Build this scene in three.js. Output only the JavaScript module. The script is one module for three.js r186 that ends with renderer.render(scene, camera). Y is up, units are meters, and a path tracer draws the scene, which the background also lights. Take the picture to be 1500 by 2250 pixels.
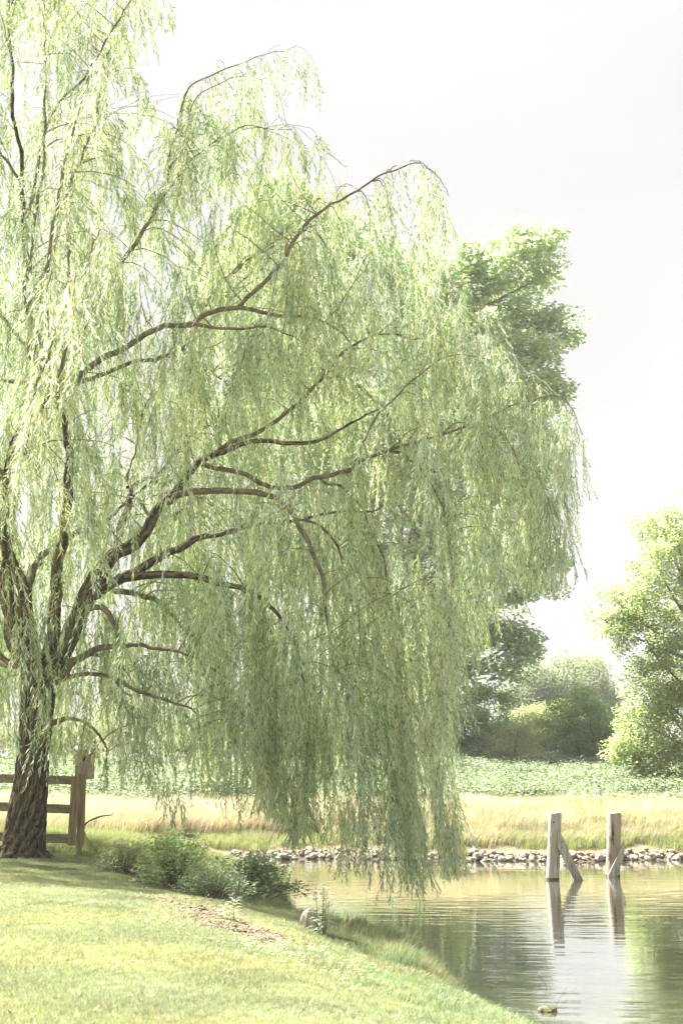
import * as THREE from 'three';
import { mergeGeometries } from 'three/addons/utils/BufferGeometryUtils.js';
import { ImprovedNoise } from 'three/addons/math/ImprovedNoise.js';

// ───────────── camera, sky, sun, exposure ─────────────
const EYE = 2.53, FPX = 3125, PITCH = Math.atan(560 / FPX);       // y = 0 is the pond surface
const scene = new THREE.Scene();
const camera = new THREE.PerspectiveCamera(2 * Math.atan(1125 / FPX) * 180 / Math.PI, 682 / 1024, 0.5, 900);
camera.position.set(0, EYE, 0);
camera.rotation.set(PITCH, 0, 0);
camera.focus = 25;
camera.userData.fStop = 3.2;
scene.add(camera);

const SUN_AZ = -52 * Math.PI / 180, SUN_EL = 52 * Math.PI / 180;  // high on the left, behind the willow
const sunDir = new THREE.Vector3(Math.sin(SUN_AZ) * Math.cos(SUN_EL), Math.sin(SUN_EL), -Math.cos(SUN_AZ) * Math.cos(SUN_EL));
const sun = new THREE.DirectionalLight(new THREE.Color(1, 0.955, 0.87), 5);
sun.name = 'sun';
sun.position.set(0, 4, -28).addScaledVector(sunDir, 120);
sun.target.position.set(0, 4, -28);
sun.castShadow = true;
sun.shadow.radius = 2.5;
sun.shadow.mapSize.set(4096, 4096);
Object.assign(sun.shadow.camera, { left: -50, right: 50, top: 50, bottom: -50, near: 1, far: 300 });
scene.add(sun, sun.target);

const { clamp, lerp, smoothstep } = THREE.MathUtils;
const P = new ImprovedNoise();
const fbm = (x, y, z, o = 4) => { let s = 0, a = 0.5; for (let i = 0; i < o; i++) { s += a * P.noise(x, y, z); x *= 2.03; y *= 2.03; z *= 2.03; a *= 0.5; } return s; };
{ // thin high white cloud over the whole sky
  const W = 1024, H = 512, d = new Float32Array(W * H * 4);
  for (let r = 0; r < H; r++) {
    const el = ((r + 0.5) / H - 0.5) * Math.PI, y = Math.sin(el);
    for (let c = 0; c < W; c++) {
      const az = ((c + 0.5) / W - 0.5) * 2 * Math.PI, x = Math.cos(az) * Math.cos(el), z = Math.sin(az) * Math.cos(el);
      const n = fbm(x * 2.2 + 3, y * 5.5, z * 2.2, 5), glow = Math.acos(clamp(x * sunDir.x + y * sunDir.y + z * sunDir.z, -1, 1)), k = 0.161 + 0.022 * n - 0.008 * smoothstep(y, 0.1, 0.5) + 0.1 * Math.exp(-((glow / 0.5) ** 2)), b = clamp(0.5 - 1.4 * n, 0, 1) * Math.max(0, Math.min(1, y * 2.2));
      const o = (r * W + c) * 4;
      d[o] = k * (1.005 - 0.03 * b); d[o + 1] = k * (0.99 - 0.008 * b); d[o + 2] = k * (0.975 + 0.025 * b); d[o + 3] = 1;
    }
  }
  const t = new THREE.DataTexture(d, W, H, THREE.RGBAFormat, THREE.FloatType);
  t.mapping = THREE.EquirectangularReflectionMapping; t.magFilter = THREE.LinearFilter; t.needsUpdate = true;
  scene.background = t; scene.environment = t;
}
const renderer = new THREE.WebGLRenderer({ antialias: true });
renderer.toneMapping = THREE.LinearToneMapping;
renderer.toneMappingExposure = 5.7;
renderer.shadowMap.enabled = true;

// ───────────── helpers ─────────────
const V = (x, y, z) => new THREE.Vector3(x, y, z);
function rngOf(seed) { let a = seed >>> 0; return () => { a = (a + 0x6d2b79f5) | 0; let t = Math.imul(a ^ (a >>> 15), 1 | a); t = (t + Math.imul(t ^ (t >>> 7), 61 | t)) ^ t; return ((t ^ (t >>> 14)) >>> 0) / 4294967296; }; }
const CA = Math.cos(PITCH), SA = Math.sin(PITCH);
function ray(u, v) { const x = (u - 750) / FPX, y = (1125 - v) / FPX; return V(x, y * CA + SA, y * SA - CA); }
const at = (u, v, depth) => { const r = ray(u, v); return r.multiplyScalar(-depth / r.z).add(V(0, EYE, 0)); };
const onLevel = (u, v, y = 0) => { const r = ray(u, v); return r.multiplyScalar((y - EYE) / r.y).add(V(0, EYE, 0)); };
const project = (p) => { const y = p.y - EYE, yy = y * CA + p.z * SA, zz = -p.z * CA + y * SA; return [750 + FPX * p.x / zz, 1125 - FPX * yy / zz]; };
const pxAt = (depth) => depth / FPX;                              // metres for one photograph pixel at that distance
const taken = new Map();
const numbered = (n) => { const k = taken.get(n) ?? 0; taken.set(n, k + 1); return k ? n + '_' + String(k).padStart(3, '0') : n; };
function shade(o) { o.traverse((m) => { if (m.isMesh) { m.castShadow = true; m.receiveShadow = true; } }); return o; }
function thing(name, label, category, pos = [0, 0, 0], group) {
  const g = new THREE.Group(); g.name = numbered(name); g.position.set(...pos); g.userData = { label, category };
  if (group) g.userData.group = group; scene.add(g); return g;
}
function part(name, geo, mat, parent, kind) { const m = new THREE.Mesh(geo, mat); m.name = name; if (kind) m.userData.kind = kind; parent.add(m); return shade(m); }
function instances(name, geo, mat, list, parent) {                // list of [Matrix4, Color]
  const m = new THREE.InstancedMesh(geo, mat, list.length); m.name = name; m.userData.kind = 'stuff';
  list.forEach(([x, c], i) => { m.setMatrixAt(i, x); if (c) m.setColorAt(i, c); });
  m.instanceMatrix.needsUpdate = true; parent.add(m); return shade(m);
}
const rgb = (r, g, b) => new THREE.Color().setRGB(r, g, b);
class Geo {                                                       // small collector of coloured triangles
  constructor() { this.p = []; this.c = []; this.i = []; }
  v(p, c) { this.p.push(p.x, p.y, p.z); this.c.push(c[0], c[1], c[2]); return this.p.length / 3 - 1; }
  leaf(base, dir, side, len, wid, c, bend = 0) {
    const nrm = dir.clone().cross(side), m = base.clone().addScaledVector(dir, len * 0.45).addScaledVector(nrm, bend * len * 0.5), t = base.clone().addScaledVector(dir, len).addScaledVector(nrm, -bend * len * 0.3);
    const a = this.v(base, c), b = this.v(m.clone().addScaledVector(side, wid / 2), c), d = this.v(m.addScaledVector(side, -wid / 2), c), e = this.v(t, c);
    this.i.push(a, b, d, b, e, d);
  }
  stick(a, b, ra, rb, c) {
    const d = b.clone().sub(a).normalize(), s = V(d.y, -d.x, 0.01).normalize(), t = d.clone().cross(s), n = this.p.length / 3;
    for (const [q, r] of [[a, ra], [b, rb]]) for (let k = 0; k < 3; k++) this.v(q.clone().addScaledVector(s, r * Math.cos(k * 2.0944)).addScaledVector(t, r * Math.sin(k * 2.0944)), c);
    for (let k = 0; k < 3; k++) { const l = (k + 1) % 3; this.i.push(n + k, n + l, n + 3 + k, n + l, n + 3 + l, n + 3 + k); }
  }
  build(smooth = false) {
    const g = new THREE.BufferGeometry();
    g.setAttribute('position', new THREE.Float32BufferAttribute(this.p, 3)); g.setAttribute('color', new THREE.Float32BufferAttribute(this.c, 3)); g.setIndex(this.i);
    if (smooth) g.computeVertexNormals();
    return g;
  }
}
// tapered tube along points with radii; ridge = relative depth of lengthwise ridges
function tube(pts, radii, sides = 8, step = 0.25, ridge = 0.1, seed = 0, wob = 0.02, fr = 3.1) {
  const curve = new THREE.CatmullRomCurve3(pts, false, 'centripetal'), len = curve.getLength(), n = Math.max(3, Math.ceil(len / step));
  const pos = [], uv = [], idx = []; let s = null;
  for (let i = 0; i <= n; i++) {
    const t = i / n, c = curve.getPoint(t), d = curve.getTangent(t);
    const f = t * (pts.length - 1), k = Math.min(pts.length - 2, Math.floor(f)), r = lerp(radii[k], radii[k + 1], f - k);
    if (!s) s = Math.abs(d.y) > 0.9 ? V(1, 0, 0) : V(0, 1, 0);
    s.addScaledVector(d, -s.dot(d)).normalize(); const b = d.clone().cross(s);
    const off = V(fbm(i * 0.23, seed, 1), fbm(i * 0.23, seed, 5), fbm(i * 0.23, seed, 9)).multiplyScalar(wob * (i && i < n ? 1 : 0) * (fr < 3 ? 1.6 : Math.min(1, r * 12)));
    for (let j = 0; j <= sides; j++) {
      const a = (j % sides) / sides * Math.PI * 2;
      const rr = r * (1 + ridge * (fbm(Math.cos(a) * fr + seed, Math.sin(a) * fr, t * len * (fr > 4 ? 1.0 : 0.9) + seed, 4) * 1.6));
      const p = c.clone().add(off).addScaledVector(s, Math.cos(a) * rr).addScaledVector(b, Math.sin(a) * rr);
      pos.push(p.x, p.y, p.z); uv.push(j / sides * Math.max(0.12, r * 5), t * len);
    }
  }
  const w = sides + 1;
  for (let i = 0; i < n; i++) for (let j = 0; j < sides; j++) { const a = i * w + j; idx.push(a, a + 1, a + w, a + 1, a + w + 1, a + w); }
  const g = new THREE.BufferGeometry();
  g.setAttribute('position', new THREE.Float32BufferAttribute(pos, 3)); g.setAttribute('uv', new THREE.Float32BufferAttribute(uv, 2)); g.setIndex(idx); g.computeVertexNormals();
  return g;
}
function tex(w, h, f, srgb = true) {
  const d = new Uint8Array(w * h * 4);
  for (let y = 0; y < h; y++) for (let x = 0; x < w; x++) { const c = f(x / w, y / h), o = (y * w + x) * 4; for (let k = 0; k < 3; k++) d[o + k] = clamp(Math.round((c.length ? c[k] : c) * 255), 0, 255); d[o + 3] = 255; }
  const t = new THREE.DataTexture(d, w, h); t.wrapS = t.wrapT = THREE.RepeatWrapping; t.magFilter = THREE.LinearFilter; if (srgb) t.colorSpace = THREE.SRGBColorSpace; t.needsUpdate = true; return t;
}
// noise that repeats over the unit square
function tnoise(u, v, fx, fy, z, o = 4) {
  const w = (a, b) => fbm(a * fx, b * fy, z, o), a = u, b = v;
  const su = smoothstep(a, 0.8, 1), sv = smoothstep(b, 0.8, 1);
  if (!su && !sv) return w(a, b);
  if (!sv) return lerp(w(a, b), w(a - 1, b), su);
  if (!su) return lerp(w(a, b), w(a, b - 1), sv);
  return lerp(lerp(w(a, b), w(a - 1, b), su), lerp(w(a, b - 1), w(a - 1, b - 1), su), sv);
}

// ───────────── materials ─────────────
const leafMat = (tr = 0.4, tint = [1, 1, 1]) => new THREE.MeshPhysicalMaterial({ color: rgb(...tint), vertexColors: true, roughness: 0.95, transmission: tr, thickness: 0, side: THREE.DoubleSide });
const M = {};
{
  const ridge = (u, v) => { const w = tnoise(u, v, 9, 4, 3, 3) * 0.35; return 1 - Math.abs(2 * (((u * 7 + w * 2.2) % 1 + 1) % 1) - 1) ** 1.2 * (0.75 + tnoise(u, v, 6, 10, 8) * 0.9); };
  const barkC = tex(512, 512, (u, v) => { const r = ridge(u, v), n = tnoise(u, v, 30, 12, 1), k = 0.09 + 0.33 * r + 0.26 * n; return [k * 1.12, k * 1.0, k * 0.82]; });
  const barkB = tex(512, 512, (u, v) => 0.2 + 0.6 * ridge(u, v) + 0.3 * tnoise(u, v, 30, 12, 1), false);
  M.bark = new THREE.MeshStandardMaterial({ map: barkC, bumpMap: barkB, bumpScale: 0.09, roughness: 0.95 });
  const limbC = tex(256, 256, (u, v) => { const n = tnoise(u, v, 14, 5, 2), k = 0.4 + 0.3 * n; return [k * 1.08, k, k * 0.82]; });
  M.limb = new THREE.MeshStandardMaterial({ map: limbC, bumpMap: limbC, bumpScale: 0.012, roughness: 0.95 });
  M.twig = new THREE.MeshStandardMaterial({ color: rgb(0.19, 0.16, 0.105), roughness: 0.95 });
  const grain = (u, v, z) => tnoise(u, v, 46, 2.2, z, 4) * 0.9 + tnoise(u, v, 9, 1.2, z + 4, 3) * 0.6;
  const pileC = tex(512, 512, (u, v) => { const g = grain(u, v, 7), s = tnoise(u, v, 5, 3, 21), k = 0.62 + 0.36 * g; return [k * (1.03 + 0.1 * s), k * (0.98 + 0.02 * s), k * (0.93 - 0.08 * s)]; });
  const pileB = tex(512, 512, (u, v) => 0.5 + 0.6 * grain(u, v, 7), false);
  M.pile = new THREE.MeshStandardMaterial({ map: pileC, bumpMap: pileB, bumpScale: 0.012, roughness: 0.9 });
  M.pileBrown = new THREE.MeshStandardMaterial({ map: pileC, color: rgb(0.9, 0.8, 0.7), bumpMap: pileB, bumpScale: 0.016, roughness: 0.9 });
  M.brace = new THREE.MeshStandardMaterial({ map: pileC, color: rgb(0.86, 0.9, 0.88), bumpMap: pileB, bumpScale: 0.006, roughness: 0.85 });
  const fenceC = tex(512, 512, (u, v) => { const g = grain(v, u, 3), s = tnoise(u, v, 7, 7, 11), l = Math.max(0, tnoise(u, v, 20, 20, 15)), k = 0.43 + 0.26 * g - 0.5 * l * l; return [k * 1.04, k * (0.98 + 0.04 * s), k * (0.83 + 0.1 * s)]; });
  M.rail = new THREE.MeshStandardMaterial({ map: fenceC, color: rgb(1.6, 1.55, 1.5), bumpMap: fenceC, bumpScale: 0.006, roughness: 0.95 });
  const postC = tex(512, 512, (u, v) => { const g = grain(u, v, 13), k = 0.47 + 0.26 * g; return [k * 1.06, k * 0.96, k * 0.78]; });
  M.post = new THREE.MeshStandardMaterial({ map: postC, color: rgb(1.5, 1.45, 1.4), bumpMap: postC, bumpScale: 0.006, roughness: 0.95 });
  M.box = new THREE.MeshStandardMaterial({ map: pileC, color: rgb(1.0, 0.94, 0.97), roughness: 0.95 });
  M.stain = new THREE.MeshStandardMaterial({ color: rgb(0.07, 0.06, 0.04), roughness: 0.6, side: THREE.DoubleSide });
  M.dark = new THREE.MeshStandardMaterial({ color: rgb(0.02, 0.018, 0.015), roughness: 0.9 });
  M.rust = new THREE.MeshStandardMaterial({ color: rgb(0.05, 0.04, 0.035), roughness: 0.8, metalness: 0.4 });
  const stoneC = tex(256, 256, (u, v) => { const n = tnoise(u, v, 6, 6, 4, 5), k = 0.64 + 0.34 * n; return [k * 1.03, k, k * 0.93]; });
  M.stones = [[0.8, 0.77, 0.74], [0.66, 0.6, 0.55], [0.52, 0.5, 0.49], [0.72, 0.63, 0.56]].map((c) => new THREE.MeshStandardMaterial({ map: stoneC, color: rgb(...c), bumpMap: stoneC, bumpScale: 0.02, roughness: 0.95 }));
  M.mossStone = new THREE.MeshStandardMaterial({ map: tex(256, 256, (u, v) => { const n = tnoise(u, v, 7, 7, 9, 5); return n > 0.02 ? [0.3 + n * 0.3, 0.32 + n * 0.3, 0.18] : [0.36 + n, 0.32 + n, 0.26 + n]; }), roughness: 0.8 });
  M.pipe = new THREE.MeshStandardMaterial({ color: rgb(0.4, 0.38, 0.36), roughness: 0.55, metalness: 0.35 });
  M.leaf = leafMat(0.55); M.leafFar = leafMat(0.58); M.grass = leafMat(0.5); M.straw = leafMat(0.3);
  M.dry = new THREE.MeshStandardMaterial({ vertexColors: true, roughness: 0.95, side: THREE.DoubleSide });
  const waveA = tex(512, 512, (u, v) => 0.5 + 0.55 * tnoise(u, v, 9, 22, 2, 3) + 0.3 * tnoise(u, v, 24, 62, 7, 3), false);
  waveA.repeat.set(1 / 4, 1 / 4);
  M.water = new THREE.MeshPhysicalMaterial({ color: rgb(0.06, 0.07, 0.04), roughness: 0.03, ior: 2.3, clearcoat: 1, clearcoatRoughness: 0.02, bumpMap: waveA, bumpScale: 0.004 });
  const soil = tex(512, 512, (u, v) => { const n = tnoise(u, v, 40, 40, 5, 4), m = tnoise(u, v, 6, 6, 8, 4), k = 0.82 + 0.3 * n + 0.2 * m; return [k, k, k]; });
  soil.repeat.set(0.5, 0.5);
  M.ground = new THREE.MeshStandardMaterial({ map: soil, bumpMap: soil, bumpScale: 0.03, vertexColors: true, roughness: 1 });
}

// ───────────── terrain and pond ─────────────
const shorePx = [[1120, 2262], [1035, 2195], [965, 2130], [900, 2096], [800, 2076], [690, 2052], [620, 2010], [592, 1960], [570, 1925], [490, 1905], [465, 1897]];
const near = shorePx.map(([u, v]) => { const p = onLevel(u, v); return [p.x, p.z]; });
const far = [[560, 1890], [700, 1887], [860, 1888], [1000, 1893], [1120, 1891], [1260, 1894], [1380, 1890], [1500, 1889]].map(([u, v]) => { const p = onLevel(u, v); return [p.x, p.z]; });
const FARZ = far[4][1];
const pond = [[34, 8], [14, 2], [6, -6], [3.0, -10.5], ...near, ...far, [16, FARZ - 0.4], [34, FARZ + 2]];
function shoreDist(x, z) {                                        // metres to the water's edge, negative in the pond
  let best = 1e9, inside = false;
  for (let i = 0, j = pond.length - 1; i < pond.length; j = i++) {
    const [ax, az] = pond[j], [bx, bz] = pond[i], dx = bx - ax, dz = bz - az, t = clamp(((x - ax) * dx + (z - az) * dz) / (dx * dx + dz * dz), 0, 1);
    const ex = x - ax - dx * t, ez = z - az - dz * t; best = Math.min(best, ex * ex + ez * ez);
    if ((az > z) !== (bz > z) && x < (bx - ax) * (z - az) / (bz - az) + ax) inside = !inside;
  }
  return Math.sqrt(best) * (inside ? -1 : 1) + (z > -36 && z < -8 && best < 4 ? 0.42 * fbm(x * 1.3, 6.5, z * 0.9, 3) : 0);
}
const bankProfile = [[-60, -1.6], [-3, -0.8], [-0.8, -0.28], [0, -0.015], [0.5, 0.24], [1.5, 0.5], [3, 0.78], [4.5, 0.9], [7, 0.95], [200, 0.98]];
const prof = (d) => { for (let i = 1; i < bankProfile.length; i++) if (d <= bankProfile[i][0]) { const [a, y] = bankProfile[i - 1], [b, z] = bankProfile[i], t = (d - a) / (b - a); return lerp(y, z, t); } return 0.98; };
const BERM = FARZ - 6;
function height(x, z, d = shoreDist(x, z)) {
  const berm = smoothstep(-z, -BERM - 10, -BERM + 45) * 1.5 + smoothstep(-z, -FARZ + 0.5, -BERM) * 0.25;
  return prof(d) * (d > 0 ? 1 - 0.3 * smoothstep(-z, 33, 40) : 1) + berm + (d > 0.3 ? 0.05 * fbm(x * 0.35, 2, z * 0.35, 3) * Math.min(1, d) : 0);
}
const ground = (x, z) => V(x, height(x, z), z);
const grow = (u, v) => { let y = 0.6; for (let k = 0; k < 12; k++) { const p = onLevel(u, v, y); y = lerp(y, height(p.x, p.z), 0.6); } const p = onLevel(u, v, y); return ground(p.x, p.z); }; // where a pixel's ray meets the land
const mulchAt = [[290, 1922], [325, 1950], [370, 1982], [420, 2008], [475, 2034], [545, 2056]].map(([u, v]) => grow(u, v));
const mulchness = (x, z) => { let m = 0; mulchAt.forEach((p, i) => { m = Math.max(m, 1 - Math.hypot((x - p.x) / (i < 4 ? 0.34 : 0.2), (z - p.z) / 0.8)); }); return m + 0.35 * fbm(x * 1.7, 4, z * 1.7, 3); };
{
  const xs = [], zs = [];
  for (let x = -150; x < -14; x += 6) xs.push(x); for (let x = -14; x < 14; x += 0.22) xs.push(x); for (let x = 14; x <= 160; x += 6) xs.push(x);
  for (let z = 30; z > -6; z -= 3) zs.push(z); for (let z = -6; z > -48; z -= 0.25) zs.push(z); for (let z = -48; z > -70; z -= 1) zs.push(z); for (let z = -70; z >= -420; z -= 14) zs.push(z);
  const pos = [], uv = [], col = [], idx = [];
  for (const z of zs) for (const x of xs) {
    const d = shoreDist(x, z), y = height(x, z, d); pos.push(x, y, z); uv.push(x, -z);
    const n = fbm(x * 0.5, 7, z * 0.5, 3), m = clamp((mulchness(x, z) - 0.1) * 4, 0, 1), beyond = z < FARZ + 1 || (z < -33 && x < -3);
    let c = beyond ? (d < 1.7 ? [0.3, 0.22, 0.13] : [0.24 + n * 0.1, 0.2 + n * 0.08, 0.09]) : [0.28 + n * 0.06, 0.28 + n * 0.05, 0.13];
    if (z < BERM - 1) c = [0.07, 0.1, 0.03];
    if (d < 0.22) c = [0.11, 0.095, 0.065];
    c = c.map((k, i) => lerp(k, [0.15, 0.12, 0.08][i], m)); col.push(...c);
  }
  const w = xs.length;
  for (let i = 0; i < zs.length - 1; i++) for (let j = 0; j < w - 1; j++) { const a = i * w + j; idx.push(a, a + 1, a + w, a + 1, a + w + 1, a + w); }
  const g = new THREE.BufferGeometry();
  g.setAttribute('position', new THREE.Float32BufferAttribute(pos, 3)); g.setAttribute('uv', new THREE.Float32BufferAttribute(uv, 2)); g.setAttribute('color', new THREE.Float32BufferAttribute(col, 3)); g.setIndex(idx); g.computeVertexNormals();
  const m = new THREE.Mesh(g, M.ground); m.name = 'ground'; m.userData = { kind: 'structure', label: 'grassy bank and field around the pond' }; scene.add(m); shade(m);
  const wx = [], wz = [], wp = [], wn = [], wu = [], wi = [];
  for (let x = -5; x < 13; x += 0.22) wx.push(x); for (let x = 13; x <= 34; x += 1.5) wx.push(x);
  for (let z = 8; z > -10; z -= 0.3) wz.push(z); for (let z = -10; z > FARZ - 1.5; z -= 0.045) wz.push(z);
  const wave = (x, z) => { const q = 0.5 + 0.9 * clamp(0.5 + 1.6 * P.noise(x * 0.16 + 3, 1, z * 0.12), 0, 1); return q * (0.0023 * P.noise(x * 0.75, 2.1, z * 2.9) + 0.0017 * P.noise(x * 2.0, 5.3, z * 7.2)) + 0.002 * P.noise(x * 0.2, 8.2, z * 0.6); };
  for (const z of wz) for (const x of wx) { const h = wave(x, z); wp.push(x, h, z); wu.push(x, -z); const n = V(-(wave(x + 0.02, z) - h) / 0.02, 1, -(wave(x, z + 0.01) - h) / 0.01).normalize(); wn.push(n.x, n.y, n.z); }
  for (let i = 0; i < wz.length - 1; i++) for (let j = 0; j < wx.length - 1; j++) { const a = i * wx.length + j; wi.push(a, a + 1, a + wx.length, a + 1, a + wx.length + 1, a + wx.length); }
  const wg = new THREE.BufferGeometry(); wg.setAttribute('position', new THREE.Float32BufferAttribute(wp, 3)); wg.setAttribute('normal', new THREE.Float32BufferAttribute(wn, 3)); wg.setAttribute('uv', new THREE.Float32BufferAttribute(wu, 2)); wg.setIndex(wi);
  const wm = new THREE.Mesh(wg, M.water); wm.name = 'pond_water'; wm.userData = { kind: 'structure', label: 'calm rippled pond water mirroring sky and trees' }; scene.add(wm); shade(wm);
}

// ───────────── willow ─────────────
const WD = 25.2;                                                   // distance of the trunk
const sil = [[-560, 900], [-540, 300], [-460, -200], [-240, -520], [100, -330], [300, -70], [430, -10], [458, 60], [450, 100], [400, 85], [330, 110], [330, 200], [372, 240], [380, 190], [430, 130], [520, 92], [655, 95], [692, 130], [706, 190], [695, 235], [730, 290], [738, 350], [755, 400], [790, 412], [860, 366], [920, 350], [962, 372], [980, 430], [1004, 480], [1002, 545], [985, 590], [1060, 640], [1110, 690], [1130, 760], [1200, 820], [1250, 872], [1282, 950], [1298, 1095], [1258, 1120], [1252, 1230], [1256, 1300], [1200, 1330], [1130, 1300], [1085, 1340], [1060, 1440], [1030, 1500], [1000, 1560], [1006, 1640], [1000, 1700], [1008, 1800], [1018, 1880], [1000, 1928], [950, 1960], [870, 2004], [820, 1990], [780, 1935], [740, 1950], [712, 1880], [690, 1840], [650, 1890], [600, 1820], [560, 1790], [520, 1850], [470, 1810], [430, 1830], [380, 1860], [340, 1790], [290, 1740], [240, 1750], [180, 1680], [120, 1700], [80, 1800], [45, 1740], [10, 1640], [-60, 1700], [-250, 1700], [-420, 1640], [-540, 1400]];
const inSil = (u, v) => { let s = false; for (let i = 0, j = sil.length - 1; i < sil.length; j = i++) { const [ax, ay] = sil[j], [bx, by] = sil[i]; if ((ay > v) !== (by > v) && u < (bx - ax) * (v - ay) / (by - ay) + ax) s = !s; } return s; };
const base = grow(50, 1888), trunkX = base.x, trunkZ = base.z, WZ = -trunkZ;
const willow = thing('willow_tree', 'large weeping willow with trailing pale green strands beside the pond', 'tree', [0, 0, 0]);
const nodes = [];                                                  // points that twigs may leave from
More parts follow.
